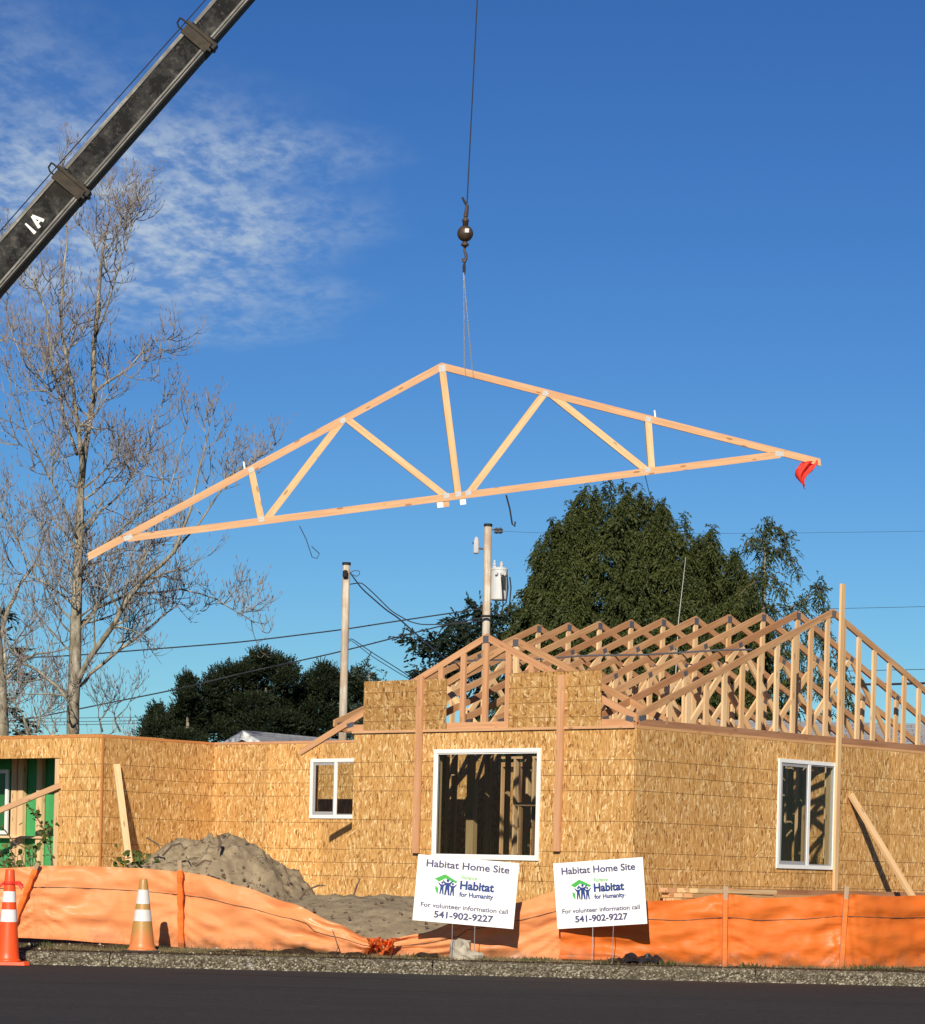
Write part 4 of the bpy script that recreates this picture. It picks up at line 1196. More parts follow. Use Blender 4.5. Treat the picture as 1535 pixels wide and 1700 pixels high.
# ------------------------------------------------------------------ orange silt fence
def fence(name, label, X0, X1, topc, botc, depc, m, stakes, sleeves, cords=True, seed=0.0):
    root = thing(name, label, 'fence', (0, 0, 0))
    n = int((X1 - X0) / 3.2); R = 22
    vs, fs = [], []
    sx = [s_[0] for s_ in stakes]
    def surf(px_x, t):
        Yd = interp(px_x, depc)
        pt, pb = at(px_x, interp(px_x, topc), Yd + 0.02), at(px_x, interp(px_x, botc), Yd)
        p = pt.lerp(pb, t)
        near = min(abs(px_x - s_) for s_ in sx) if sx else 99
        fade = min(1, near / 40)
        x = p.x
        w = 0.06 * fbm(x * 1.3, t * 1.1, seed) * fade
        # diagonal tension folds fanning from the stakes
        w += 0.065 * fbm(x * 1.3 + t * 2.0, t * 2.6 - x * 0.9, seed + 3, 2)
        if sx:
            sn = min(sx, key=lambda q_: abs(px_x - q_)); dn = abs(px_x - sn) / 170.0
            w += 0.016 * math.exp(-dn * 2.6) * math.sin(17 * (t - 0.35) / (0.30 + dn)) * min(1, near / 12)
        w += 0.016 * fbm(x * 2.6 - t * 2.0, t * 6.0 + x * 1.2, seed + 7, 3)
        w += 0.02 * math.sin(math.pi * t) * fade
        if near < 30:
            w += 0.006 * math.sin(px_x * 1.5 + 5 * t) * (1 - near / 30)
        p.y += -w * 1.0
        return p
    for i in range(n + 1):
        px_x = X0 + (X1 - X0) * i / n
        for j in range(R + 1):
            vs.append(surf(px_x, j / R))
        q = Vector(vs[-1]); vs.append((q.x, q.y - 0.05 - 0.03 * fbm(q.x * 3, 1, seed), q.z - 0.02))
    rr_ = R + 2
    for i in range(n):
        for j in range(rr_ - 1):
            fs.append((i * rr_ + j, i * rr_ + j + 1, (i + 1) * rr_ + j + 1, (i + 1) * rr_ + j))
    MB().add(vs, fs).build('fabric', M[m], root, smooth=True)
    if cords:
        MB().tube([surf(X0 + (X1 - X0) * i / 90, 0.30 if interp(X0 + (X1 - X0) * i / 90, botc) - interp(X0 + (X1 - X0) * i / 90, topc) > 70 else 0.42) + Vector((0, -0.006, 0)) for i in range(91)], 0.0035, 4).build('seam_cord', M['twig'], root)
    for (xt, yt, xb, yb, sl_) in stakes:
        Yd = interp(xb, depc)
        a_, b2 = at(xt, yt, Yd - 0.055), at(xb, yb, Yd - 0.055)
        b2 = b2 + (b2 - a_).normalized() * 0.12
        if sl_ == 'sleeve':
            st = a_.lerp(b2, 0.10)
            lum('stake', a_, st, 0.04, 0.03, 'stake', root, up=(1, 0, 0))
            sv = MB(); L_ = 14
            sv.tube([st.lerp(b2, k / L_) + Vector((0.004 * math.sin(k * 2.3), 0.004 * math.cos(k * 3.1), 0)) for k in range(L_ + 1)], [0.030 + 0.005 * math.sin(k * 1.9) for k in range(L_ + 1)], 7)
            sv.build('stake_sleeve', M['stake_cover'], root)
        else:
            lum('stake', a_, b2, 0.045, 0.032, 'stake' if sl_ == 'wood' else 'stake', root, up=(1, 0, 0))
            if sl_ == 'half':
                MB().box((-0.03, -0.022, 0), (0.03, 0.02, (a_ - b2).length * 0.86)).build('stake_sleeve', M['stake_cover'], root,
                    mat=Matrix.Translation(b2) @ (a_ - b2).to_track_quat('Z', 'Y').to_matrix().to_4x4())
    return root
topA = [(-260, 1446), (-60, 1444), (30, 1440), (70, 1437), (150, 1438), (230, 1441), (300, 1447), (335, 1452), (400, 1471), (480, 1498), (560, 1533), (608, 1556), (640, 1560), (700, 1549), (780, 1521), (860, 1498), (930, 1477)]
botA = [(-260, 1545), (30, 1553), (100, 1556), (180, 1562), (250, 1569), (330, 1577), (420, 1582), (520, 1585), (620, 1589), (760, 1592), (850, 1597), (930, 1592)]
depA = [(-260, 28.0), (200, 27.95), (420, 27.6), (620, 27.25), (930, 27.25)]
fence('silt_fence', 'pale orange silt fence sagging to a tied dip between the cones and the signs', -260, 934, topA, botA, depA, 'fence_lit',
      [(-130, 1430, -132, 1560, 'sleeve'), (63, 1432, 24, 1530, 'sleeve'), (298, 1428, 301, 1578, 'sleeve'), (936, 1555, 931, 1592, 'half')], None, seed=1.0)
topB = [(918, 1497), (960, 1493), (1060, 1496), (1130, 1494), (1200, 1484), (1212, 1484), (1260, 1491), (1330, 1489), (1395, 1483), (1410, 1484), (1480, 1488), (1535, 1486), (1700, 1489), (1900, 1488)]
botB = [(918, 1588), (1000, 1590), (1060, 1594), (1130, 1606), (1200, 1613), (1300, 1613), (1405, 1608), (1470, 1606), (1535, 1609), (1900, 1616)]
depB = [(930, 27.15), (1100, 27.0), (1200, 26.93), (1402, 26.98), (1560, 27.75), (1900, 29.2)]
fence('silt_fence', 'deep orange silt fence stretched tight between stakes beside the side wall', 930, 1900, topB, botB, depB, 'fence_less_lit',
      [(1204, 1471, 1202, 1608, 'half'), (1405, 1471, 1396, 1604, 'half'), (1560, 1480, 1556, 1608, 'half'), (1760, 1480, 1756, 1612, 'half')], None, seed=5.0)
# the bunched orange plastic at the dip
bq = MB()
for i in range(9):
    x0 = 612 + i * 5.4
    pts = []
    for k in range(9):
        t = k / 8
        pts.append(at(x0 + rng.uniform(-2, 2) + 4 * math.sin(t * 5 + i) - t * 6, 1557 + rng.uniform(-3, 3) + t * 30, 27.12 + 0.05 * math.sin(i * 2.3 + t * 4)))
    w_ = 0.030
    vs = []
    for k, p in enumerate(pts):
        dx_ = w_ * (0.6 + 0.5 * math.sin(k * 1.3 + i))
        vs += [p + Vector((-dx_, 0.03, 0)), p + Vector((0, -0.04 + 0.01 * math.sin(k * 2.0), 0)), p + Vector((dx_, 0.03, 0))]
    bq.add(vs, [(3 * k + j, 3 * k + j + 1, 3 * k + j + 4, 3 * k + j + 3) for k in range(8) for j in (0, 1)])
bq.build('plastic_bunch', M['stake_cover'], label='crumpled bunch of bright orange plastic tied at the lowest point of the fence', cat='plastic')

# ------------------------------------------------------------------ yard signs
def yard_sign(label, TL, TR, BL, Yd, yaw_, W_, H_):
    c = at((TR[0] + BL[0]) / 2, (TR[1] + BL[1]) / 2, Yd)
    roll = -math.atan2(TR[1] - TL[1], TR[0] - TL[0]) + ROLL
    mt = Matrix.Translation(c) @ Matrix.Rotation(yaw_, 4, 'Z') @ Matrix.Rotation(-roll, 4, 'Y') @ Matrix.Rotation(R_(2), 4, 'X')
    lean = (TL[0] - BL[0]) / (BL[1] - TL[1])
    r = thing('yard_sign', label, 'sign', mat=mt, group=None)
    MB().box((-W_ / 2, -0.003, -H_ / 2), (W_ / 2, 0.003, H_ / 2)).build('board', M['sign'], r)
    zlow = 0.10
    for x in (-0.10, 0.115):
        pb = mt.inverted() @ Vector(((mt @ Vector((x, 0, -H_ / 2))).x, Yd, zlow - 0.06))
        MB().tube([(x, 0.006, H_ * 0.1), (x, 0.006, -H_ / 2), pb], 0.0035, 5).build('wire_leg', M['wire_silver'], r)
    RX = Matrix.Rotation(math.pi / 2, 4, 'X')
    def put(s, size, x, z, m_, bold, width, align='CENTER', shear=0.0):
        me = text_mesh(s, size, M[m_], bold, 'LEFT', 0.0006, 1.0, shear)
        xs_ = [v.co.x for v in me.vertices]
        k_ = width / (max(xs_) - min(xs_))
        ox = -min(xs_) * k_ - (width / 2 if align == 'CENTER' else 0)
        ob('lettering', me, r, Matrix.Translation((x + ox, -0.0045, z)) @ RX @ Matrix.Diagonal((k_, 1, 1, 1)))
    u = W_ / 0.96
    put('Habitat Home Site', 0.094 * u, 0.0, 0.208 * u, 'ink', 0.0022, 0.79 * u)
    put('For volunteer information call', 0.062 * u, 0.0, -0.176 * u, 'ink', 0.0013, 0.83 * u)
    put('541-902-9227', 0.088 * u, 0.0, -0.268 * u, 'ink', 0.0028, 0.565 * u)
    put('Florence', 0.052 * u, -0.055 * u, 0.115 * u, 'ink_green', 0.0006, 0.150 * u, 'LEFT', 0.18)
    put('Habitat', 0.112 * u, -0.060 * u, 0.020 * u, 'ink_blue', 0.0044, 0.325 * u, 'LEFT')
    put('for Humanity', 0.062 * u, -0.060 * u, -0.050 * u, 'ink_blue', 0.0022, 0.325 * u, 'LEFT')
    put('®', 0.022 * u, 0.268 * u, -0.045 * u, 'ink_blue', 0.0, 0.014 * u, 'LEFT')
    # emblem: green roof and side leaf, three blue figures with raised arms
    def shape(nm, polys, m_):
        b = MB()
        for i_, po in enumerate(polys):
            n_ = len(po); y = -0.0045 - 0.0005 * i_
            b.add([(x * u, y, z * u) for x, z in po] + [(x * u, y + 0.0005, z * u) for x, z in po], [tuple(range(n_)), tuple(reversed(range(n_, 2 * n_)))])
        b.build(nm, M[m_], r)
    shape('emblem_roof', [[(-.305, .098), (-.210, .148), (-.085, .085), (-.102, .070), (-.205, .108), (-.262, .072)]], 'ink_green')
    shape('emblem_leaf', [[(-.292, .035), (-.262, .010), (-.262, -.045), (-.280, -.028), (-.292, 0.0)]], 'ink_green')
    def fig(x, z, k):
        arms = [(x - .060 * k, z + .040 * k), (x - .050 * k, z + .046 * k), (x - .020 * k, z + .020 * k), (x + .020 * k, z + .020 * k), (x + .050 * k, z + .046 * k), (x + .060 * k, z + .040 * k), (x + .022 * k, z - .012 * k),
                (x + .030 * k, z - .12 * k), (x + .012 * k, z - .12 * k), (x, z - .050 * k), (x - .012 * k, z - .12 * k), (x - .030 * k, z - .12 * k), (x - .022 * k, z - .012 * k)]
        head = [(x + .016 * k * math.cos(t * math.pi / 5), z + .044 * k + .016 * k * math.sin(t * math.pi / 5)) for t in range(10)]
        return [arms, head]
    shape('emblem_figures', fig(-.229, .036, .68) + fig(-.129, .030, .68) + fig(-.178, .052, .84), 'ink_blue')
    return r
yard_sign('white yard sign tipped to the right in front of the big window', (693, 1418), (860, 1433), (686, 1527), 26.90, 0.0, 0.965, 0.63)
yard_sign('white yard sign tipped to the left near the house corner', (920.5, 1431.6), (1063, 1423), (928, 1542.6), 26.86, R_(-27), 0.935, 0.63)

# ------------------------------------------------------------------ traffic cones
def cone(label, loc_, H, r0, r1, bs, rz, m, bands, band_m, base_m, top_m=None):
    t = thing('traffic_cone', label, 'traffic cone', loc_, rz)
    zb = 0.03
    n = 28
    b = MB()
    ch = 0.05
    pl_ = [(-bs + ch, -bs), (bs - ch, -bs), (bs, -bs + ch), (bs, bs - ch), (bs - ch, bs), (-bs + ch, bs), (-bs, bs - ch), (-bs, -bs + ch)]
    b.add([(x, y, 0.0) for x, y in pl_] + [(x * 0.97, y * 0.97, zb) for x, y in pl_], [tuple(reversed(range(8))), tuple(range(8, 16))] + [(i, (i + 1) % 8, 8 + (i + 1) % 8, 8 + i) for i in range(8)])
    b.build('base', M[base_m], t)
    rad = lambda z: r0 + (r1 - r0) * (z - zb) / (H - zb)
    MB().lathe([(r0 * 1.25, zb + 0.001), (r0 * 1.04, zb + 0.02), (rad(zb + 0.03), zb + 0.03)] + [(rad(zb + (H - zb) * k / 10), zb + (H - zb) * k / 10) for k in range(1, 10)] + [(r1 * 1.0, H - 0.012), (r1 * 0.9, H)], n).build('body', M[m], t, smooth=True)
    for z0_, z1_ in bands:
        MB().lathe([(rad(z0_) + 0.0015, z0_), (rad(z1_) + 0.0015, z1_)], n, cap=False).build('reflective_band', M[band_m], t, smooth=True)
    return t
cl1 = at(11, 1604, 26.35)
c1_ = cone('bright orange traffic cone with a red ribbon tied round its top, standing on the road', (cl1.x, 26.41, 0.002), 0.89, 0.108, 0.042, 0.20, R_(10), 'cone_red', [(0.40, 0.515), (0.585, 0.685)], 'band', 'cone_red')
rb = MB()
rb.lathe([(0.055, 0.745), (0.060, 0.758), (0.055, 0.775), (0.048, 0.78)], 16)
for k, an in enumerate((0.2, -0.5, 2.7)):
    p0 = Vector((0.05 * math.cos(an), 0.05 * math.sin(an) - 0.01, 0.765))
    e = Vector((0.13 * math.cos(an), 0.10 * math.sin(an) - 0.03, 0.735 - 0.03 * k))
    mm = p0.lerp(e, 0.5) + Vector((0, -0.01, 0.02))
    vs = []
    for p in (p0, mm, e):
        vs += [p + Vector((0, 0, 0.016)), p + Vector((0, -0.006, -0.016))]
    rb.add(vs, [(0, 1, 3, 2), (2, 3, 5, 4)])
rb.build('ribbon', M['red_cloth'], c1_)
cl2 = at(235, 1579, 26.98)
cone('faded tan and orange traffic cone with worn white bands on the verge', (cl2.x, 27.0, 0.118), 0.715, 0.125, 0.036, 0.20, R_(8), 'cone_tan', [(0.31, 0.42), (0.475, 0.61)], 'band_worn', 'black')

# ------------------------------------------------------------------ verge: soil humps, grass, rubble
hump = MB()
def ridge(x0, x1, yc, hw, h, seed):
    n = int((x1 - x0) / 0.03); vs, fs = [], []; k = 12
    for i in range(n + 1):
        x = x0 + (x1 - x0) * i / n
        env = math.sin(math.pi * i / n) ** 0.5
        hh = h * env * (0.6 + 0.7 * abs(fbm(x * 2.2, seed, 0, 4)))
        for j in range(k + 1):
            v = j / k * 2 - 1
            vs.append((x, yc + v * hw, ground_z(x, yc) - 0.03 + (hh + 0.02 * fbm(x * 9, v * 4, seed, 4)) * max(0, 1 - v * v)))
    for i in range(n):
        for j in range(k):
            a_ = i * (k + 1) + j
            fs.append((a_, a_ + k + 1, a_ + k + 2, a_ + 1))
    return MB().add(vs, fs)
def soil_dark(T):
    v = ocoord(T)
    n = T.noise(v, 16, 6, 0.75)
    c = T.ramp(n, [(0.3, (.022, .014, .009)), (0.55, (.055, .036, .022)), (0.8, (.12, .085, .05))])
    return pbr(T, c, 0.95, 0.1, 0, n, 0.9, 0.03)
M['soil_dark'] = material('dark_topsoil', soil_dark)
for x0, x1, yc, h, lab in ((at(325, 1585, 27).x, at(640, 1585, 27).x, 27.02, 0.10, 'long hump of dark topsoil at the foot of the pale fence'),
                           (at(935, 1585, 27).x, at(1085, 1585, 27).x, 26.98, 0.07, 'small hump of dark topsoil under the second sign'),
                           (at(1395, 1600, 27).x, at(1600, 1600, 27).x, 26.90, 0.07, 'low clump of dark soil at the foot of the deep orange fence'),
                           (at(645, 1585, 27).x, at(930, 1585, 27).x, 26.98, 0.035, 'thin crust of dark soil below the first sign'),
                           (at(40, 1570, 27).x, at(215, 1570, 27).x, 27.55, 0.05, 'low soil ridge at the fence foot between the two cones')):
    ridge(x0, x1, yc, 0.17, h, x0).build('soil_hump', M['soil_dark'], smooth=True, label=lab, cat='soil')
# blades
def blades(name, n, fx_, hmin, hmax, m, label, wd=0.004, lean=0.6):
    Q = np.zeros((n, 4, 3), np.float32)
    i = 0
    while i < n:
        x, y, d_ = fx_()
        z = ground_z(x, y) - 0.004
        h = rng.uniform(hmin, hmax) * d_
        an = rng.uniform(0, 6.28); lx_, ly_ = math.cos(an) * lean * h * rng.random(), math.sin(an) * lean * h * rng.random()
        w_ = wd * rng.uniform(0.6, 1.4); ca = rng.uniform(-1, 1)
        Q[i] = [(x - w_, y - w_ * ca, z), (x + w_, y + w_ * ca, z), (x + lx_ * 0.55 + w_ * 0.7, y + ly_ * 0.55, z + h * 0.65), (x + lx_, y + ly_, z + h)]
        i += 1
    quads(name, Q, M[m], label=label, cat='grass', kind='stuff')
def verge():
    while True:
        x = rng.uniform(-6, 6.5); y = KY + 0.17 + abs(rng.gauss(0, 0.35))
        if y > 28.4: continue
        d_ = 0.5 + 0.5 * fbm(x * 1.3, y * 2.5, 4.0)
        if rng.random() < max(0.08, d_ * 1.1 - 0.1): return x, y, 0.6 + 0.7 * max(0, d_)
blades('dry_grass', 16000, verge, 0.010, 0.040, 'grass', 'short dry grass and straw on the verge behind the kerb')
wc = [(at(px_, 1560, 27.3).x, 27.3 - dd) for px_, dd in ((75, 0.1), (60, 0.05), (210, 0), (265, 0.1), (470, 0.25), (690, 0.3), (890, 0.4), (1010, 0.4), (1105, 0.45), (1240, 0.5), (1420, 0.45), (1445, 0.45), (1480, 0.45))]
def tufts():
    x, y = rng.choice(wc)
    return x + rng.gauss(0, 0.06), max(KY + 0.18, y + rng.gauss(0, 0.05)), 1.0
blades('green_weeds', 520, tufts, 0.02, 0.07, 'weed', 'small green weed tufts dotted along the verge', 0.007, 0.8)
# straw lying flat and bits of dirt along the gutter
gq = MB()
for i in range(900):
    x = rng.uniform(-5.5, 6)
    y = KY + rng.choice((-1, 1)) * 0 + (rng.uniform(-0.10, -0.005) if rng.random() < 0.3 else rng.uniform(0.17, 1.2))
    z = (0.002 if y < KY else ground_z(x, y) + 0.004)
    s_ = rng.uniform(0.006, 0.022)
    m_ = Matrix.Translation((x, y, z)) @ Matrix.Rotation(rng.uniform(0, 6), 4, 'Z') @ Matrix.Diagonal((1, rng.uniform(.5, 1), rng.uniform(.4, .9), 1))
    gq.add([m_ @ Vector(p) for p in ((s_, 0, 0), (-s_ * .6, s_ * .8, 0), (-s_ * .7, -s_ * .7, 0), (0, 0, s_), (0, 0, -s_ * .5))], [(0, 1, 3), (1, 2, 3), (2, 0, 3), (1, 0, 4), (2, 1, 4), (0, 2, 4)])
gq.build('verge_pebbles', M['rock'], label='loose pebbles and crumbs of earth along the kerb', cat='pebbles', kind='stuff')
sq = MB()
for i in range(2600):
    x = rng.uniform(-5.2, 5.6)
    if fbm(x * 1.7, 3.3, 0.5) < rng.uniform(-0.5, 0.35): continue
    y = KY + 0.165 - abs(rng.gauss(0, 0.035)); z = 0.128
    s_ = rng.uniform(0.005, 0.018)
    m_ = Matrix.Translation((x, y, z)) @ Matrix.Rotation(rng.uniform(0, 6), 4, 'Z')
    sq.add([m_ @ Vector(p) for p in ((s_ * 1.4, 0, 0), (-s_ * .6, s_, 0), (-s_ * .8, -s_ * .7, 0), (0, 0, s_ * 1.1))], [(0, 1, 3), (1, 2, 3), (2, 0, 3)])
sq.build('soil_crumbs', M['soil_dark'], label='crumbs of dark soil spilled over the top of the kerb', cat='soil', kind='stuff')
# rubble lump and black plastic sheet end
def lump(name, lab, c, sx, sy, sz, m, seed, cat):
    b = MB(); n, k = 12, 8
    vs = []
    for j in range(k + 1):
        th = math.pi * j / k
        for i in range(n):
            ph = 2 * math.pi * i / n
            p = Vector((math.sin(th) * math.cos(ph), math.sin(th) * math.sin(ph), math.cos(th)))
            p = p * (1 / max(abs(p.x), abs(p.y), abs(p.z))) * 0.5 + p * 0.35
            p *= 1 + 0.35 * fbm(p.x * 1.6 + seed, p.y * 1.6, p.z * 1.6 + seed)
            vs.append((c[0] + p.x * sx, c[1] + p.y * sy, c[2] + p.z * sz))
    b.add(vs, [(j * n + i, (j + 1) * n + i, (j + 1) * n + (i + 1) % n, j * n + (i + 1) % n) for j in range(k) for i in range(n)])
    return b.build(name, M[m], label=lab, cat=cat)
q = at(764, 1580, 27.0)
lump('rubble_block', 'squarish lump of pale broken concrete under the first sign', (q.x, 27.0, 0.20), 0.12, 0.11, 0.14, 'rock', 3, 'rubble')
q = at(782, 1586, 26.96)
lump('rubble_block', 'low sloping piece of broken concrete leaning by the squarish lump', (q.x, 26.95, 0.155), 0.13, 0.09, 0.07, 'rock', 8, 'rubble')
tv, tf = [], []
x0, x1 = at(1000, 1585, 26.9).x, at(1105, 1585, 26.9).x
for i in range(31):
    for j in range(9):
        u, v = i / 30, j / 8
        x = x0 + (x1 - x0) * u
        env = math.sin(math.pi * u) ** 0.35 * (0.55 + 0.65 * u)
        tv.append((x, 26.86 + 0.22 * v, 0.125 + 0.13 * env * math.sin(math.pi * (0.12 + v * 0.8)) * (0.6 + 0.6 * abs(fbm(x * 7, v * 2.2, 3))) + 0.02 * fbm(x * 14, v * 6, 1)))
tf = [(i * 9 + j, (i + 1) * 9 + j, (i + 1) * 9 + j + 1, i * 9 + j + 1) for i in range(30) for j in range(8)]
MB().add(tv, tf).build('plastic_sheet', M['tar'], label='crumpled black plastic sheet poking out below the second sign', cat='plastic')
q = at(692 + 15, 1588, 27.05)
lump('soil_clod', 'dark earth clod at the foot of the fence left of the concrete lump', (q.x + 0.0, 27.0, 0.15), 0.13, 0.08, 0.05, 'soil_dark', 5, 'soil')

# ------------------------------------------------------------------ leafy shrub and stems at the garage opening
def leaf_quads(cs, size, up=0.4):
    out = []
    for c in cs:
        d = Vector((rng.uniform(-1, 1), rng.uniform(-1, 0.4), rng.uniform(-0.3, 0.9))).normalized()
        s = d.cross(Vector((rng.uniform(-1, 1), rng.uniform(-1, 1), rng.uniform(-1, 1)))).normalized()
        L = size * rng.uniform(0.7, 1.3); w_ = L * rng.uniform(0.62, 0.85)
        k = d.cross(s).normalized() * L * 0.12
        b0, b1, b2, b3 = c, c + d * L * 0.28 + s * w_ * 0.46, c + d * L * 0.72 + s * w_ * 0.42, c + d * L
        c1q, c2q = c + d * L * 0.28 - s * w_ * 0.46, c + d * L * 0.72 - s * w_ * 0.42
        mid = c + d * L * 0.5 + k
        out += [(b0, b1, b2, mid), (mid, b2, b3, c2q), (mid, c2q, c1q, b0)]
    return [[tuple(p) for p in f] for f in out]
sh = thing('leafy_shrub', 'leafy green shrub with round leaves behind the fence at the garage opening', 'shrub', (-4.9, 32.5, 0.35))
stm = MB(); lv = []
base_ = Vector((-4.9, 32.5, 0.35))
for i in range(26):
    x_, y_ = rng.uniform(-60, 62), rng.uniform(1388, 1432)
    if x_ > 40: y_ = max(y_, 1405)
    tip_ = at(x_, y_, 32.5 + rng.uniform(-0.5, 0.5)) - base_
    b0 = Vector((tip_.x * 0.5 + rng.uniform(-.2, .2), tip_.y * 0.5, -0.15))
    mid = b0.lerp(tip_, 0.55) + Vector((rng.uniform(-.1, .1), 0, 0.08))
    stm.tube([b0, mid, tip_], [0.008, 0.006, 0.003], 4)
    for k in range(9):
        t = rng.uniform(0.35, 1.0)
        lv.append((mid.lerp(tip_, (t - .55) / .45) if t > .55 else b0.lerp(mid, t / .55)) + Vector((rng.gauss(0, .035), rng.gauss(0, .035), rng.gauss(0, .03))))
stm.build('stems', M['twig'], sh)
quads('leaves', leaf_quads(lv, 0.075), M['shrub'], sh)
vn = thing('climbing_stem', 'thin bare stem with a few round leaves in front of the green panels', 'plant', (-4.6, 33.0, 0.35))
vb = MB(); lv = []
bb = Vector((-4.6, 33.0, 0.35))
for pts in ([(100, 1440), (86, 1420), (76, 1398), (72, 1375), (60, 1355), (50, 1342)], [(60, 1440), (48, 1410), (25, 1400), (8, 1378), (-8, 1368)], [(92, 1428), (84, 1400), (80, 1380), (86, 1372)], [(70, 1445), (58, 1415), (66, 1398), (72, 1390)]):
    w3 = [at(x, y, 33.0 + 0.08 * math.sin(x)) - bb for x, y in pts]
    w3[0].z = min(w3[0].z, -0.1)
    vb.tube(w3, [0.007] * (len(w3) - 1) + [0.003], 4)
    for p in w3[1:]:
        for k in range(3 if p.z > 0.6 else 5):
            lv.append(p + Vector((rng.gauss(0, .05), rng.gauss(0, .04), rng.gauss(0, .05))))
for (x, y) in ((73, 1372), (76, 1380), (78, 1386), (84, 1377), (70, 1384), (80, 1370), (55, 1346), (58, 1354), (75, 1390), (83, 1400)):
    for k in range(3):
        lv.append(at(x + rng.gauss(0, 3), y + rng.gauss(0, 3), 33.0) - bb)
vb.build('stems', M['twig'], vn)
quads('leaves', leaf_quads(lv, 0.06), M['shrub'], vn)
wd = thing('leafy_weed', 'small patch of green leaves at the foot of the tall sand pile', 'plant', tuple(at(222, 1430, 35.0)))
lv = [Vector((rng.gauss(0, .16), rng.gauss(0, .12), rng.gauss(0, .06))) for _ in range(70)]
quads('leaves', leaf_quads(lv, 0.07), M['shrub'], wd)
MB().tube([(0, 0, -0.25), (0.02, 0, 0.0), (0.05, 0, 0.08)], [0.008, 0.006, 0.003], 4).build('stems', M['twig'], wd)

# ------------------------------------------------------------------ bare trees
def rv3(s=1.0):
    return Vector((rng.gauss(0, s), rng.gauss(0, s), rng.gauss(0, s)))
def bare_tree(name, label, stems, Yd, n1, seed, l1=(1.2, 2.6), clip=None):
    rng.seed(seed)
    b0 = at(stems[0][0][0], stems[0][0][1], Yd)
    org = Vector((b0.x, Yd, 0.4))
    root = thing(name, label, 'tree', org)
    tr, lim, tw, bd_ = MB(), MB(), MB(), MB()
    def branch(p, d, L, r, lvl):
        n = 5 if lvl < 3 else 3
        pts = [p.copy()]
        dd = d.copy()
        seg = L / n
        for i in range(n):
            dd = (dd + rv3(0.16) + Vector((0, 0, (0, 0.12, 0.22, 0.42)[lvl]))).normalized()
            p = p + dd * seg
            pts.append(p.copy())
        rads = [r * (1 - 0.8 * i / n) for i in range(n + 1)]
        (lim if lvl == 1 else tw).tube(pts, rads, 4 if lvl == 1 else 3, cap=False)
        if lvl == 3 or (lvl == 2 and True):
            e = pts[-1]; d2 = (dd + Vector((0, 0, 0.6))).normalized()
            s = d2.cross(Vector((0.3, 1, 0.2))).normalized() * 0.011
            bd_.add([e, e + d2 * 0.05 + s, e + d2 * 0.13, e + d2 * 0.05 - s], [(0, 1, 2, 3)])
        if lvl < 3:
            k = {1: max(4, int(L * 5.0)), 2: max(3, int(L * 7.5))}[lvl]
            for i in range(k):
                t = rng.uniform(0.18, 1.0)
                f = t * n; j = min(n - 1, int(f))
                q = pts[j].lerp(pts[j + 1], f - j)
                ax = (pts[j + 1] - pts[j]).normalized()
                sd_ = ax.cross(rv3()).normalized()
                nd = (ax * rng.uniform(0.35, 0.8) + sd_ * rng.uniform(0.6, 1.0)).normalized()
                nl = {1: rng.uniform(0.45, 1.05) * (1.15 - 0.5 * t), 2: rng.uniform(0.16, 0.42)}[lvl]
                branch(q, nd, nl, {1: 0.0135, 2: 0.0092}[lvl], lvl + 1)
    for si, st in enumerate(stems):
        pts = [at(x, y, Yd + dy) - org for (x, y, w_, dy) in st]
        rads = [w_ * Yd / F_PX / 2 for (x, y, w_, dy) in st]
        if si == 0:
            pts.insert(0, pts[0] + Vector((0.02, 0, -pts[0].z - 0.1))); rads.insert(0, rads[0] * 1.15)
        # resample with slight wobble
        P, Rr = [], []
        for (p, q), (r0, r1) in zip(zip(pts, pts[1:]), zip(rads, rads[1:])):
            m = max(2, int((q - p).length / 0.5))
            for i in range(m):
                P.append(p.lerp(q, i / m) + (rv3(0.018) if i else Vector())); Rr.append(r0 + (r1 - r0) * i / m)
        P.append(pts[-1]); Rr.append(rads[-1])
        tr.tube(P, Rr, 8 if si == 0 else 6)
        L = sum((q - p).length for p, q in zip(P, P[1:]))
        k = int(L * n1)
        for i in range(k):
            t = rng.uniform(0.12 if si else 0.10, 1.0)
            f = t * (len(P) - 1); j = min(len(P) - 2, int(f))
            q = P[j].lerp(P[j + 1], f - j)
            ax = (P[j + 1] - P[j]).normalized()
            sd_ = ax.cross(rv3()).normalized()
            nd = (ax * rng.uniform(0.25, 0.9) + sd_ * rng.uniform(0.6, 1.0)).normalized()
            br_r = Rr[j]
            ll = rng.uniform(*l1) * (1.1 - 0.72 * t) * (0.8 if si else 1.0)
            branch(q, nd, max(0.5, ll), min(0.026, max(0.011, br_r * 0.5)), 1)
        branch(P[-1], (P[-1] - P[-2]).normalized(), 0.65, max(0.012, Rr[-1]), 1)
    tr.build('trunk', M['bark'], root, smooth=True)
    lim.build('limbs', M['bark'], root, kind='stuff')
    tw.build('crown', M['twigs'], root, kind='stuff')
    bd_.build('buds', M['buds'], root, kind='stuff')
    return root
TY = 62
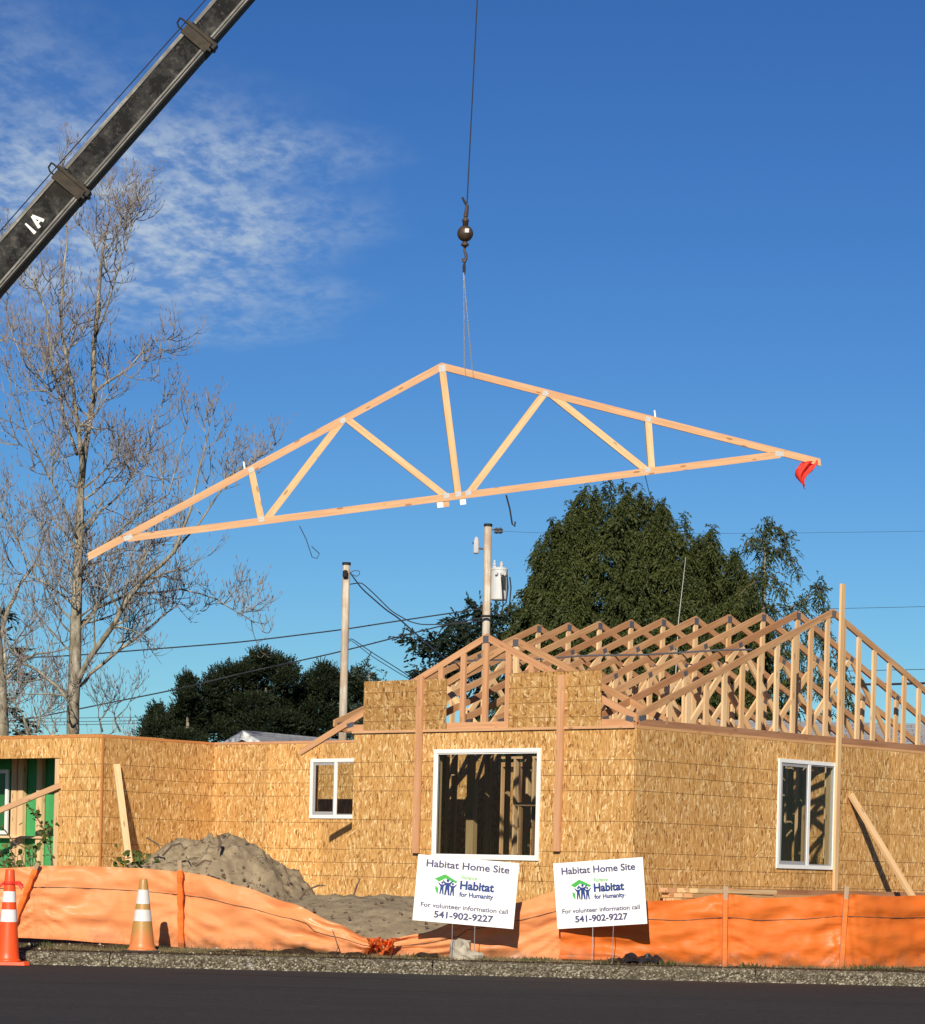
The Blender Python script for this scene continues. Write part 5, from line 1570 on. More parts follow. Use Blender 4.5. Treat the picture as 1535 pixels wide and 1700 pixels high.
main = [
    [(121, 1212, 21, 0), (124, 1120, 21, 0), (126, 1030, 19, 0), (129, 940, 16, 0), (133, 860, 13, 0), (138, 770, 11, 0.1), (150, 690, 9, 0.2), (155, 620, 8.5, 0.3), (161, 520, 7, 0.4), (168, 440, 5, 0.4), (178, 380, 3.5, 0.4), (181, 352, 2, 0.4)],
    [(138, 790, 9, 0), (132, 735, 8, -0.2), (125, 680, 7, -0.3), (113, 610, 6, -0.4), (101, 550, 5, -0.5), (104, 470, 4, -0.5), (112, 400, 3, -0.5), (106, 340, 2, -0.5), (105, 300, 1.2, -0.5)],
    [(128, 755, 6, 0.2), (108, 700, 5, 0.6), (85, 590, 4.5, 0.9), (78, 520, 3.5, 1.0), (45, 440, 2.5, 1.2), (32, 425, 1.5, 1.2)],
    [(127, 1140, 10, 0), (150, 1090, 10, -0.4), (190, 1035, 9, -0.8), (215, 990, 8.5, -1.0), (245, 955, 8, -1.1), (290, 915, 6, -1.2), (315, 850, 4.5, -1.4), (330, 780, 3, -1.5), (342, 735, 1.6, -1.5)],
    [(127, 1142, 7, 0), (150, 1118, 6, 0.2), (190, 1085, 5.5, 0.5), (225, 1060, 5, 0.8), (262, 1030, 3.6, 1.2), (285, 1012, 2, 1.4)],
    [(130, 1040, 6, 0), (160, 1010, 5, 0.6), (220, 985, 4.5, 0.9), (300, 978, 3, 1.2), (360, 995, 2.0, 1.4), (400, 1020, 1.2, 1.5)],
    [(270, 935, 4, -1.2), (330, 870, 3.2, -0.9), (380, 790, 2.4, -0.8), (415, 765, 1.4, -0.8)],
    [(120, 1170, 7, 0), (95, 1140, 6, 0.3), (65, 1115, 5, 0.6), (40, 1102, 3.5, 0.8), (15, 1070, 2, 1)],
    [(128, 1010, 5, 0), (100, 985, 4, 0.6), (60, 960, 3.2, 1.0), (20, 880, 2.4, 1.3), (-10, 830, 1.5, 1.5)],
    [(133, 905, 5, 0), (105, 840, 4, -0.6), (70, 770, 3, -1.0), (35, 690, 2.4, -1.3), (20, 600, 1.5, -1.5)],
    [(150, 660, 5, 0), (185, 630, 4, 0.5), (215, 610, 3, 0.9), (250, 560, 2.4, 1.2), (256, 570, 1.5, 1.4)],
    [(158, 560, 4.5, 0), (178, 510, 3.6, -0.4), (195, 450, 3, -0.6), (218, 380, 2, -0.8), (228, 350, 1.2, -0.9)],
    [(130, 900, 4.5, 0), (165, 850, 4, 0.7), (200, 820, 3.2, 1.2), (235, 760, 2.4, 1.5), (260, 690, 1.5, 1.7)],
    [(128, 960, 4, 0), (160, 915, 3.6, -0.8), (210, 870, 3, -1.3), (280, 820, 2.2, -1.6), (300, 740, 1.4, -1.6)],
    [(112, 610, 4, -0.4), (85, 650, 3, -0.7), (45, 610, 2.4, -1.0), (15, 540, 1.4, -1.2)],
]
bare_tree('bare_tree', 'tall leafless tree with pale grey trunk and fine upturned twigs behind the garage', main, TY, 2.4, 11)
left = [
    [(5, 1205, 20, 0), (2, 1140, 18, 0), (-2, 1080, 15, 0), (-12, 1000, 12, 0), (-30, 900, 9, 0), (-45, 800, 5, 0)],
    [(0, 1060, 8, 0), (14, 1010, 7, 0.3), (32, 970, 5.5, 0.6), (58, 935, 3.5, 0.8), (75, 880, 2, 1.0)],
    [(6, 1130, 6, 0), (35, 1100, 5, 0.5), (62, 1085, 3.6, 0.8), (100, 1080, 2, 1)],
]
bare_tree('bare_tree', 'leafless tree with whitish trunk standing left of the tall bare tree', left, 64, 1.5, 23)
bush = [[(45, 1215, 5, 0), (40, 1195, 4, 0), (30, 1175, 2, 0)], [(60, 1215, 4, 0), (66, 1190, 3, 0), (70, 1170, 1.6, 0)], [(200, 1215, 4, 0), (190, 1195, 3, 0), (205, 1180, 1.6, 0)], [(170, 1215, 4, 0), (165, 1195, 3, 0), (180, 1175, 1.6, 0)], [(95, 1215, 4, 0), (90, 1200, 3, 0), (85, 1185, 1.6, 0)]]
bare_tree('bare_bush', 'low tangle of bare brush showing over the garage wall', bush, 70, 3, 31, (0.8, 1.4))

# ------------------------------------------------------------------ conifers
def unit(a):
    return a / np.maximum(1e-9, np.linalg.norm(a, axis=-1, keepdims=True))
def sprays(C, D, L, w, nleaf, g, droop=0.35, fan=0.8, flat=None):
    """leafy sprays: along each axis D from C short flat leaflets lie left and right"""
    n = len(C)
    up = np.array([0, 0, 1.0])
    S = unit(np.cross(D, up) + g.normal(0, 0.25, (n, 3)))
    out = []
    for k in range(nleaf):
        t = (k + 0.5) / nleaf
        sg = 1 if k % 2 else -1
        P = C + D * (L * t)[:, None] + np.array([0, 0, -1.0]) * (droop * L * t * t)[:, None]
        dirl = unit(D * (0.9) + S * sg * fan * (1.15 - t) + up * (-droop * (0.4 + t)) + g.normal(0, 0.18, (n, 3)))
        ll = (L * (0.52 - 0.25 * t) * g.uniform(0.7, 1.3, n))[:, None]
        sd_ = unit(np.cross(dirl, g.normal(0, 1, (n, 3)))) * (w * g.uniform(0.6, 1.3, n))[:, None]
        out.append(np.stack([P, P + dirl * ll * 0.4 + sd_, P + dirl * ll, P + dirl * ll * 0.4 - sd_], axis=1))
    return np.concatenate(out)
def cone_crown(g, apexes, Yd, org, count, zlow, slope, rmin, lump, sprL, w, nleaf, droop, fill=0.5, outward=1.0, dropz=0.3, power=0.8):
    Qs = []
    for (ax, ay, sl_, wt, dy) in apexes:
        a_ = at(ax, ay, Yd + dy)
        n = int(count * wt)
        H = a_.z - zlow
        t = g.random(n) ** 0.62                       # 0 at the tip
        az = g.uniform(0, 2 * np.pi, n)
        lob = 1 + lump * np.sin(az * 3 + t * 9 + ax) * 0.5 + lump * np.sin(az * 5 - t * 23 + ay) * 0.5 + lump * 0.8 * g.normal(0, 0.5, n)
        R = (rmin + sl_ * (t * H) ** power) * np.clip(lob, 0.3, 1.7) * (fill + (1 - fill) * g.random(n) ** 0.4)
        C = np.stack([a_.x + R * np.cos(az), a_.y + R * np.sin(az), a_.z - t * H - dropz * R * 0.3], 1)
        D = unit(np.stack([np.cos(az) * outward, np.sin(az) * outward, g.normal(-0.25 - dropz, 0.3, n)], 1) + g.normal(0, 0.22, (n, 3)))
        Qs.append(sprays(C, D, g.uniform(sprL * 0.6, sprL * 1.3, n), w, nleaf, g, droop))
        m = max(6, int(40 * wt))                      # upright leader tip
        C = np.stack([np.full(m, a_.x) + g.normal(0, 0.05, m), np.full(m, a_.y) + g.normal(0, 0.05, m), a_.z - g.random(m) * 0.9], 1)
        D = unit(np.stack([g.normal(0, 0.6, m), g.normal(0, 0.6, m), g.uniform(0.1, 1.0, m)], 1))
        Qs.append(sprays(C, D, g.uniform(sprL * 0.4, sprL * 0.8, m), w, nleaf, g, droop))
    Q = np.concatenate(Qs)
    return Q - np.array(org)
def draped(g, apexes, Yd, org, nb, per, zlow, rmin, sprL, w, nleaf, droop, power=0.8, hang=0.9, rise=0.15):
    """branches leave a leader; sprays hang along each branch"""
    Qs = []
    for (ax, ay, sl_, wt, dy) in apexes:
        a_ = at(ax, ay, Yd + dy); H = a_.z - zlow if zlow > 0 else -zlow
        m = int(nb * wt)
        t = (np.arange(m) + g.random(m)) / m
        t = t ** 0.7
        az = g.uniform(0, 2 * np.pi, m)
        Rb = (rmin + sl_ * (t * H) ** power) * g.uniform(0.72, 1.12, m)
        sfr = g.uniform(0.25, 1.0, (m, per)) ** 0.75
        R = Rb[:, None] * sfr
        azz = az[:, None] + g.normal(0, 0.16, (m, per)) / np.maximum(sfr, 0.3)
        zb = (a_.z - t * H)[:, None] + rise * R - 0.30 * R * sfr + g.normal(0, 0.05, (m, per))
        C = np.stack([a_.x + R * np.cos(azz), a_.y + R * np.sin(azz), zb], 2).reshape(-1, 3)
        D = np.stack([np.cos(azz), np.sin(azz), np.full((m, per), -hang)], 2).reshape(-1, 3)
        D = unit(D + g.normal(0, 0.28, D.shape))
        Qs.append(sprays(C, D, g.uniform(sprL * 0.55, sprL * 1.35, len(C)), w, nleaf, g, droop))
        k = max(6, int(26 * wt))
        C = np.stack([np.full(k, a_.x) + g.normal(0, 0.04, k), np.full(k, a_.y) + g.normal(0, 0.04, k), a_.z - g.random(k) * 0.8], 1)
        D = unit(np.stack([g.normal(0, 0.7, k), g.normal(0, 0.7, k), g.uniform(-0.3, 0.9, k)], 1))
        Qs.append(sprays(C, D, g.uniform(sprL * 0.4, sprL * 0.8, k), w, nleaf, g, droop))
    return np.concatenate(Qs) - np.array(org)
def tufted(g, apexes, Yd, org, nb, per, zlow, rmin, sprL, w, nleaf, power=0.6):
    """rounded needle tufts at the branch ends, as on a shore pine"""
    Qs = []
    for (ax, ay, sl_, wt, dy) in apexes:
        a_ = at(ax, ay, Yd + dy); H = a_.z - zlow
        m = int(nb * wt)
        t = ((np.arange(m) + g.random(m)) / m) ** 1.25
        az = g.uniform(0, 2 * np.pi, m)
        R = (rmin + sl_ * (t * H) ** power) * g.uniform(0.35, 1.12, m)
        cc = np.stack([a_.x + R * np.cos(az), a_.y + R * np.sin(az), a_.z - 0.25 - t * H + 0.18 * R], 1)
        rad = g.uniform(0.14, 0.40, m)[:, None, None]
        d_ = unit(g.normal(0, 1, (m, per, 3)) * np.array([1, 1, 0.75]) + np.array([0, 0, 0.35]))
        C = (cc[:, None, :] + d_ * rad * g.random((m, per, 1)) * np.array([1.25, 1.25, 0.7])).reshape(-1, 3)
        D = unit(d_.reshape(-1, 3) + np.array([0, 0, 0.3]) + g.normal(0, 0.2, (m * per, 3)))
        Qs.append(sprays(C, D, g.uniform(sprL * 0.6, sprL * 1.3, len(C)), w, nleaf, g, -0.1, 0.7))
    return np.concatenate(Qs) - np.array(org)
def conifer(name, label, Yd, trunk_px, Q, m, r0, ztop, group=None, extra=None):
    org = Vector((at(trunk_px, 1200, Yd).x, Yd, 0.38))
    t = thing(name, label, 'tree', org, group=group)
    MB().tube([(0, 0, -0.2), (0.03, 0, ztop * 0.5), (0, 0, ztop)], [r0, r0 * 0.6, 0.03], 8).build('trunk', M['bark'], t, smooth=True)
    quads('crown', Q(org), M[m], t, kind='stuff')
    if extra:
        b = MB()
        for pts in extra:
            b.tube([Vector(p) - org for p in pts], [0.024] + [0.014] * (len(pts) - 1), 5)
        b.build('limbs', M['twig'], t, kind='stuff')
    return t
g = np.random.default_rng(5)
CYD = 72
ced = [(998, 800, 0.52, 1.0, 0), (1072, 826, 0.50, 0.8, 0.5), (940, 845, 0.50, 0.7, -0.4), (1108, 850, 0.46, .6, -0.8), (1185, 884, 0.58, 0.9, 0.2), (1150, 880, 0.52, .7, 1.2), (893, 905, 0.46, 0.5, 0.3), (1222, 940, 0.6, 0.7, 0), (868, 985, 0.4, 0.3, -0.3), (965, 830, .4, .35, 1.2), (1030, 812, .42, .45, -1.0)]
OUT = [(850, 1060), (870, 985), (900, 905), (935, 852), (962, 824), (1000, 803), (1040, 815), (1072, 825), (1105, 848), (1128, 868), (1150, 888), (1185, 886), (1215, 918), (1240, 955), (1262, 1000), (1285, 1060)]
spires = []
for i in range(140):
    x = rng.uniform(856, 1280); y = interp(x, OUT)
    if i < 60:
        spires.append((x, y + rng.uniform(-22, 8), 0.13, 0.9, rng.uniform(-1.0, 1.0)))
    else:
        k = rng.uniform(20, 230)
        spires.append((x * 1.0, y + k, 0.24, 1.0, -0.4 - k / 110 + rng.uniform(-.3, .3)))
conifer('cedar_tree', 'broad dense green cedar tree rising behind the roof trusses', CYD, 1040,
        lambda o_: np.concatenate([draped(g, [(a1, a2 + 20, a3, a4, a5) for a1, a2, a3, a4, a5 in ced], CYD, o_, 230, 26, 2.2, 0.14, 0.27, 0.025, 6, 0.45, 0.8, 0.55), draped(g, spires, CYD, o_, 24, 11, -1.7, 0.03, 0.24, 0.019, 6, 0.5, 0.85, 0.75, 0.45)]), 'cedar', 0.35, 8.6)
def branchy(Yd, limbs, per, sprL, w, nleaf, droop, spread, lo=0.15):
    def f(o_):
        Cs, Ds = [], []
        for pts in limbs:
            W3 = [np.array(at(x, y, Yd + dy)) for x, y, dy in pts]
            for p, q in zip(W3, W3[1:]):
                L = np.linalg.norm(q - p); k = int(per * L) + 1
                t = g.random(k)[:, None]
                Cs.append(p + (q - p) * t + g.normal(0, spread, (k, 3)))
                d_ = unit((q - p)[None, :] * 0.5 / L + g.normal(0, 0.7, (k, 3)) + np.array([0, 0, -0.35]))
                Ds.append(d_)
        C, D = np.concatenate(Cs), np.concatenate(Ds)
        return sprays(C, D, g.uniform(sprL * 0.6, sprL * 1.3, len(C)), w, nleaf, g, droop) - np.array(o_)
    return f
sp1 = [[(1272, 858, 0), (1268, 900, 0), (1266, 950, 0), (1262, 1000, 0), (1258, 1080, 0), (1255, 1180, 0)], [(1270, 880, 0), (1290, 875, .2), (1298, 885, .3)], [(1266, 900, 0), (1246, 895, -.3), (1238, 908, -.4)],
       [(1266, 925, 0), (1295, 912, .3), (1308, 890, .4)], [(1300, 905, .4), (1315, 935, .5), (1322, 950, .5)], [(1264, 950, 0), (1290, 965, .3), (1302, 985, .4)], [(1262, 960, 0), (1240, 975, -.3), (1225, 990, -.5)], [(1260, 1000, 0), (1285, 1010, .2), (1300, 1025, .3)],
       [(1310, 1010, .2), (1345, 990, .4), (1362, 968, .5)], [(1358, 972, .5), (1366, 1000, .5), (1370, 1040, .5), (1365, 1090, .4)], [(1330, 1015, .3), (1350, 1040, .4), (1340, 1080, .4)], [(1300, 1040, .2), (1330, 1070, .3), (1330, 1150, .3)], [(1262, 1020, 0), (1300, 1060, 0), (1310, 1150, 0)], [(1380, 1080, .5), (1400, 1120, .5), (1410, 1190, .5)], [(1360, 1100, .4), (1370, 1190, .4)]]
conifer('cedar_tree', 'thin ragged cedar with drooping sprays beside the broad cedar', 69, 1262, branchy(69, sp1, 85, 0.22, 0.019, 7, 0.6, 0.09), 'cedar', 0.07, 8.9,
        extra=[[at(x, y, 69 + dy) for x, y, dy in pts] for pts in sp1[1:]])
# pines at the left, dark
def pine(label, apex, Yd, sl_, cnt, trunk, zlow=1.5, m='pine', lump=0.4, sprL=0.34, power=0.6, nm='pine_tree', rmin=0.2, grp='dark pines behind the recessed wall', w=0.03):
    z = at(apex[0][0], apex[0][1], Yd).z
    conifer(nm, label, Yd, trunk, lambda o_: (draped(g, apex, Yd, o_, int(cnt / 14), 14, zlow, 0.04, sprL, w, 8, 0.1, power, 0.1, 0.35) if m in ('spruce', 'fir_dark') else tufted(g, apex, Yd, o_, int(cnt / 9), 44, zlow, rmin, 0.20, 0.022, 6, power)), m, 0.2, z - 0.9, grp)
def lobed(label, Yd, trunk, lobes, zt):
    def f(o_):
        out = []
        for (x, y, rx_, ry_) in lobes:
            c = np.array(at(x, y, Yd + g.uniform(-0.6, 0.6))); k = Yd / F_PX
            A3 = np.array([rx_ * k, rx_ * k * 0.9, ry_ * k])
            m = int(14 + rx_ * ry_ * 0.26)
            d_ = unit(g.normal(0, 1, (m, 3)) + np.array([0, -0.2, 0.25]))
            P = c + d_ * A3 * g.uniform(0.5, 1.22, (m, 1))
            q = 9
            C = (P[:, None, :] + g.normal(0, 0.085, (m, q, 3))).reshape(-1, 3)
            D = unit(np.repeat(d_, q, 0) * 0.8 + np.array([0, 0, 0.5]) + g.normal(0, 0.35, (m * q, 3)))
            out.append(sprays(C, D, g.uniform(0.10, 0.26, len(C)), 0.020, 6, g, -0.1, 0.7))
        return np.concatenate(out) - np.array(o_)
    conifer('pine_tree', label, Yd, trunk, f, 'pine', 0.16, zt, 'dark pines behind the recessed wall')
lobed('broad dark pine with rounded lumpy top behind the recessed wall', 92, 440, [(434, 1094, 11, 7), (447, 1102, 16, 9), (425, 1108, 16, 9), (470, 1110, 18, 9), (405, 1120, 22, 10), (478, 1128, 17, 10), (440, 1125, 22, 10), (376, 1122, 22, 9), (360, 1138, 18, 9), (395, 1140, 26, 11), (425, 1148, 20, 10), (476, 1152, 22, 10), (345, 1158, 14, 9), (372, 1165, 30, 12), (415, 1172, 34, 13), (470, 1178, 30, 13), (352, 1185, 20, 12), (390, 1195, 36, 14), (440, 1200, 40, 14), (360, 1215, 34, 14), (420, 1225, 50, 14), (482, 1205, 24, 14)], 6.5)
lobed('narrow dark pine with an upright finger-like top behind the recessed wall', 90, 311, [(312, 1131, 4, 7), (307, 1140, 5, 8), (317, 1143, 5, 8), (311, 1152, 8, 8), (303, 1160, 9, 8), (320, 1166, 9, 7), (310, 1174, 15, 8), (298, 1184, 12, 8), (322, 1188, 14, 9), (308, 1198, 22, 9), (296, 1212, 20, 10), (322, 1214, 20, 10), (308, 1230, 30, 10)], 6.0)
lobed('short dark pine at the edge of the pines beside the bare tree', 91, 262, [(262, 1184, 4, 6), (256, 1193, 7, 7), (268, 1196, 8, 7), (248, 1206, 9, 7), (262, 1210, 14, 8), (278, 1206, 10, 8), (252, 1222, 16, 9), (276, 1224, 16, 9), (262, 1236, 28, 8)], 4.6)
lobed('dark pine standing beside the plain utility pole', 93, 535, [(536, 1116, 9, 6), (528, 1124, 11, 7), (546, 1124, 12, 8), (518, 1136, 12, 8), (556, 1132, 13, 9), (536, 1142, 18, 9), (590, 1130, 13, 9), (578, 1142, 16, 9), (600, 1146, 14, 10), (520, 1158, 16, 10), (552, 1160, 24, 11), (588, 1166, 24, 12), (526, 1180, 24, 12), (566, 1188, 30, 14), (600, 1196, 24, 16), (535, 1208, 30, 14), (580, 1215, 36, 14)], 6.2)
lobed('low dark pine filling the gap between the broad pine and the utility pole', 95, 503, [(502, 1150, 6, 6), (498, 1162, 10, 8), (508, 1172, 10, 8), (500, 1186, 14, 10), (510, 1202, 16, 12), (500, 1222, 20, 14)], 5.6)
pine('pale grey green spruce tip rising behind the gable sheet', [(611, 1088, .30, 1, 0), (640, 1112, .2, .3, 0), (588, 1116, .2, .3, 0)], 88, 0.3, 500, 611, m='spruce', nm='spruce_tree', grp=None, sprL=0.32, power=0.75, rmin=0.05, w=0.022)
pine('dark conifer behind the whitish bare trunk', [(5, 1015, .35, 1, 0)], 80, 0.3, 260, 5, m='fir_dark', nm='fir_tree', grp=None, sprL=0.5)
ft_l = [[(812, 1005, 0), (808, 1060, 0), (800, 1120, 0), (795, 1190, 0)],
        [(805, 1065, 0), (770, 1062, -.2), (725, 1066, -.3), (690, 1066, -.4), (672, 1058, -.4)], [(805, 1045, 0), (775, 1040, .2), (755, 1030, .3), (740, 1032, .3)], [(805, 1080, 0), (760, 1075, .3), (720, 1082, .4), (700, 1082, .5)],
        [(805, 1095, 0), (765, 1090, -.2), (735, 1096, -.3)], [(803, 1110, 0), (750, 1112, -.3), (712, 1118, -.4), (690, 1112, -.5)], [(808, 1025, 0), (790, 1018, 0), (786, 1002, 0)], [(808, 1030, 0), (830, 1022, .2), (848, 1020, .3)],
        [(806, 1050, 0), (835, 1052, .2), (850, 1062, .3)], [(800, 1070, 0), (835, 1085, .3), (850, 1095, .3)], [(800, 1130, 0), (740, 1140, 0), (700, 1150, 0)], [(800, 1150, 0), (850, 1150, 0)], [(785, 1055, -.2), (750, 1050, -.3), (738, 1054, -.3)], [(760, 1100, 0), (740, 1130, 0)], [(790, 1100, 0), (760, 1125, 0)]]
conifer('fir_tree', 'black green fir with layered level branches behind the transformer pole', 86, 805, branchy(86, ft_l, 75, 0.34, 0.035, 8, 0.05, 0.10), 'fir_dark', 0.16, 8.0,
        extra=[[at(x, y, 86 + dy) for x, y, dy in pts] for pts in ft_l[1:]])

# ------------------------------------------------------------------ utility poles and wires
def pole(label, xt, yt, xb, Yd, wt, wb):
    top = at(xt, yt, Yd); bot = at(xb, 1250, Yd)
    d_ = (bot - top); k = (top.z - 0.2) / -d_.z
    foot = top + d_ * k
    org = Vector((foot.x, Yd, 0.3))
    t = thing('utility_pole', label, 'utility pole', org)
    MB().tube([foot - org, top.lerp(foot, 0.5) - org, top - org], [wb * Yd / F_PX / 2 * 1.2, wb * Yd / F_PX / 2, wt * Yd / F_PX / 2], 12).build('post', M['pole'], t, smooth=True)
    b = MB().lathe([(wt * Yd / F_PX / 2 * 1.15, 0.0), (wt * Yd / F_PX / 2 * 1.15, 0.06)], 12, tuple(top - org))
    b.build('cap', M['black'], t)
    return t, org
PYD = 65
p1, o1 = pole('plain weathered utility pole beside the dark pines', 575, 938, 568, PYD, 12.5, 13.5)
lp = at(577, 949, PYD - 0.2) - o1
MB().lathe([(0.03, -0.12), (0.06, -0.1), (0.06, 0.02), (0.03, 0.05)], 8, tuple(at(573, 950, PYD - 0.14) - o1)).build('insulator', M['black'], p1)
MB().tube([at(581, 951, PYD) - o1, at(588, 947, PYD) - o1, at(596, 948, PYD) - o1, at(597, 953, PYD) - o1, at(592, 957, PYD) - o1, at(585, 954, PYD) - o1], 0.008, 5).build('wire_loop', M['cable'], p1)
p2, o2 = pole('utility pole carrying a pale grey transformer behind the gable', 810, 874, 803, PYD, 12.5, 14)
MB().tube([at(799.5, 1024, PYD) - o2 + Vector((-.02, -.2, 0)), at(815, 1024, PYD) - o2 + Vector((0, -.2, 0))], 0.03, 6).build('band', M['black'], p2)
tcx = at(829, 944, PYD - 0.05)
tk = Vector((tcx.x, PYD - 0.05, at(829, 997, PYD).z)) - o2
sc_ = PYD / F_PX
tr_h = 52 * sc_; tr_r = 13.5 * sc_
tf_ = MB().lathe([(tr_r * 0.9, 0), (tr_r, 0.02), (tr_r, tr_h - 0.03), (tr_r * 1.05, tr_h - 0.03), (tr_r * 1.05, tr_h), (tr_r * 0.8, tr_h + 0.03), (0.02, tr_h + 0.05)], 22, tuple(tk)).build('transformer', M['tank'], p2, smooth=False)
for dx_, hh in ((3, 12), (-8.5, 14)):
    MB().lathe([(0.035, 0), (0.05, 0.03), (0.035, 0.06), (0.05, 0.09), (0.03, 0.12), (0.025, hh * sc_)], 8, (tk.x + dx_ * sc_, tk.y - 0.05, tk.z + tr_h)).build('bushing', M['insulator'], tf_)
for an in (-1.9, -1.3, -0.7):
    cpt = Vector((tk.x + math.cos(an) * tr_r, tk.y + math.sin(an) * tr_r, tk.z + tr_h - 0.13))
    MB().tube([cpt, cpt + Vector((math.cos(an), math.sin(an), 0)) * 0.07], [0.045, 0.03], 8).build('bushing', M['insulator'], tf_)
MB().box((tk.x + 0.06, tk.y - tr_r - 0.012, tk.z + 0.25), (tk.x + 0.14, tk.y - tr_r + 0.05, tk.z + 0.55)).build('stencil_marks', M['black'], tf_)
for pts in ([(832, 957), (834, 985), (835, 1005), (831, 1020)], [(841, 950), (843, 975), (840, 1000), (835, 1006), (830, 1006)], [(846, 958), (848, 975), (846, 1000), (842, 1022)]):
    MB().tube([at(x, y, PYD - 0.4) - o2 for x, y in pts], 0.018, 6).build('lead_wire', M['cable'], p2)
MB().lathe([(0.03, 0), (0.07, 0.03), (0.07, 0.26), (0.05, 0.36), (0.02, 0.4)], 8, tuple(at(790, 920, PYD - 0.1) - o2)).build('fuse_cutout', M['insulator'], p2)
MB().tube([at(785, 900, PYD - .1) - o2, at(792, 910, PYD - .1) - o2, at(802, 911, PYD - .1) - o2], 0.03, 6).build('bracket', M['steel'], p2)
for x_ in (824, 830):
    MB().lathe([(0.02, -0.07), (0.07, -0.04), (0.03, 0.0), (0.07, 0.03), (0.02, 0.07)], 8, tuple(at(x_, 881, PYD) - o2)).build('insulator', M['steel'], p2)
MB().tube([at(816, 879, PYD) - o2, at(835, 882, PYD) - o2], 0.02, 5).build('arm', M['steel'], p2)

def wire(pts, r, lab, nm='overhead_wire', Y0=80, Y1=80, m='cable'):
    P = []
    n = len(pts)
    for i, (x, y) in enumerate(pts):
        P.append(at(x, y, Y0 + (Y1 - Y0) * i / (n - 1)))
    Q = []
    for a_, b2 in zip(P, P[1:]):
        for k in range(6):
            Q.append(a_.lerp(b2, k / 6))
    Q.append(P[-1])
    for _ in range(2):
        Q = [Q[0]] + [(Q[i - 1] + Q[i] * 2 + Q[i + 1]) / 4 for i in range(1, len(Q) - 1)] + [Q[-1]]
    MB().tube(Q, r, 5).build(nm, M[m], label=lab, cat='wire')
wire([(-900, 1110), (-200, 1098), (100, 1090), (260, 1077), (400, 1066), (570, 1045), (640, 1034), (720, 1022), (803, 1010)], 0.020, 'upper dark service wire from behind the bare tree to the transformer pole')
wire([(-900, 1290), (-200, 1218), (40, 1195), (135, 1176), (300, 1143), (400, 1118), (560, 1083), (650, 1060), (740, 1037), (803, 1025)], 0.020, 'lower dark service wire crossing before the pines to the transformer pole')
wire([(581, 951), (600, 977), (640, 1012), (660, 1025), (690, 1052), (720, 1078), (760, 1110), (840, 1180)], 0.020, 'dark wire drooping from the top of the plain pole toward the house', Y1=60)
wire([(580, 970), (600, 967), (620, 985), (650, 1015), (680, 1032), (700, 1037), (760, 1036), (803, 1030)], 0.016, 'loose wire curling from the plain pole to the transformer pole')
wire([(578, 1062), (584, 1060), (620, 1085), (660, 1110), (690, 1130), (740, 1165)], 0.012, 'thin wire dropping from the middle of the plain pole', Y1=60)
wire([(578, 1066), (582, 1062), (615, 1088), (655, 1113), (684, 1130), (730, 1160)], 0.010, 'second thin wire dropping from the middle of the plain pole', Y1=60)
wire([(835, 882), (900, 885), (1100, 886), (1300, 885), (1535, 882), (2400, 860)], 0.0045, 'hair thin high wire running right from the transformer pole top')
wire([(846, 1000), (1000, 1006), (1300, 1012), (1400, 1010), (1535, 1007), (2400, 985)], 0.007, 'thin middle wire passing behind the cedars', Y0=84, Y1=84)
wire([(846, 1110), (1200, 1120), (1400, 1114), (1535, 1111), (2400, 1095)], 0.010, 'thin lower wire passing behind the gable end', Y0=84, Y1=84)
wire([(806, 1130), (1150, 1140), (1400, 1136), (1470, 1136), (1535, 1134), (2400, 1120)], 0.036, 'thick dark cable passing behind the gable end', Y0=84, Y1=84)
for i, y in enumerate((1192, 1198, 1203)):
    wire([(-900, y + 6), (0, y + 1), (120, y), (250, y - 2), (500, y - 3)], 0.014, ('highest', 'middle', 'lowest')[i] + ' of three faint level wires low behind the bare trees', Y0=130, Y1=130)
# bare mast in front of the cedar
MB().tube([at(1138, 925, 66), at(1133, 970, 66), at(1126, 1030, 66), at(1118, 1180, 66), Vector((at(1112, 1300, 66).x, 66, 0.3))], [0.005, 0.007, 0.009, 0.012, 0.016], 6).build('antenna_rod', M['insulator'], label='thin pale slanting rod standing before the broad cedar', cat='rod')

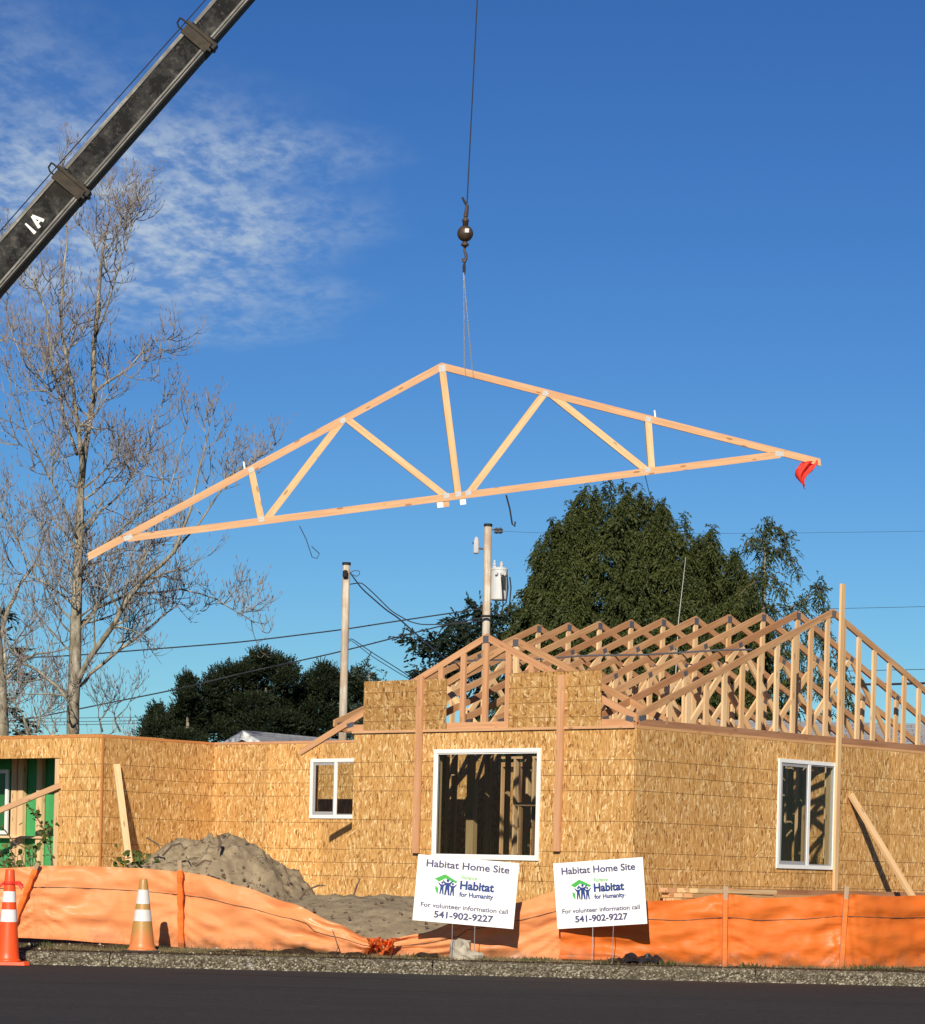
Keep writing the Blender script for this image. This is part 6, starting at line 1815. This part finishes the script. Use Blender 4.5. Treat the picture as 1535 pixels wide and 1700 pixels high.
# ------------------------------------------------------------------ neighbouring houses
def gable_house(label, apex, ridge_end, half, drop, Yd, wall_m, rot=0.0):
    """ridge runs along local +x from the visible gable; half = half width, drop = rise"""
    A_ = at(apex[0], apex[1], Yd)
    L = ridge_end
    t = thing('neighbour_house', label, 'house', (A_.x, Yd, 0.38), rot)
    zr = A_.z - 0.38
    ze = zr - drop
    b = MB().box((0.25, -half + 0.35, -0.3), (L - 0.25, half - 0.35, ze + 0.05))
    b.add([(0.25, -half + 0.35, ze), (0.25, half - 0.35, ze), (0.25, 0, zr - 0.14), (L - 0.25, -half + 0.35, ze), (L - 0.25, half - 0.35, ze), (L - 0.25, 0, zr - 0.14)], [(0, 1, 2), (3, 5, 4)])
    b.build('wall', M[wall_m], t)
    an = math.atan2(drop, half); sl = math.hypot(drop, half)
    for s in (-1, 1):
        mt = Matrix.Translation((0, 0, zr)) @ Matrix.Rotation(-s * an if s > 0 else an, 4, 'X') 
        rf = MB().box((-0.02, 0 if s > 0 else -sl, -0.10), (L + 0.02, sl if s > 0 else 0, 0.0)).build('roof', M['shingle'], t, mat=mt)
        MB().box((-0.06, 0 if s > 0 else -sl - 0.01, -0.22), (-0.022, sl + 0.01 if s > 0 else 0, -0.02)).build('rake_board', M['roof_white'], rf)
        MB().box((-0.02, sl + 0.002 if s > 0 else -sl - 0.03, -0.2), (L, sl + 0.03 if s > 0 else -sl - 0.002, -0.02)).build('fascia_board', M['roof_white'], rf)
    MB().add([(0.235, -half * 0.5, ze + drop * 0.12), (0.235, half * 0.5, ze + drop * 0.12), (0.235, 0, zr - 0.3)], [(0, 1, 2), (2, 1, 0)]).build('gable_triangle', M['black'], t)  # dark triangle on the gable face
    for y in (-half * 0.4, half * 0.4):
        w_ = MB().box((0.2, y - 0.5, 1.0), (0.252, y + 0.5, 2.0)).build('window', M['white'], t)
        MB().box((0.19, y - 0.42, 1.08), (0.199, y + 0.42, 1.92)).build('pane', M['black'], w_)
    return t
gable_house('neighbour house with white gable boards and grey roof behind the recessed wall', (404, 1212), 9.5, 3.2, 1.55, 74, 'roof_white', R_(58))
gable_house('neighbour house with long grey shingle roof seen through the gable studs', (1085, 1192), 24, 5.0, 1.9, 64, 'roof_white', R_(-4))
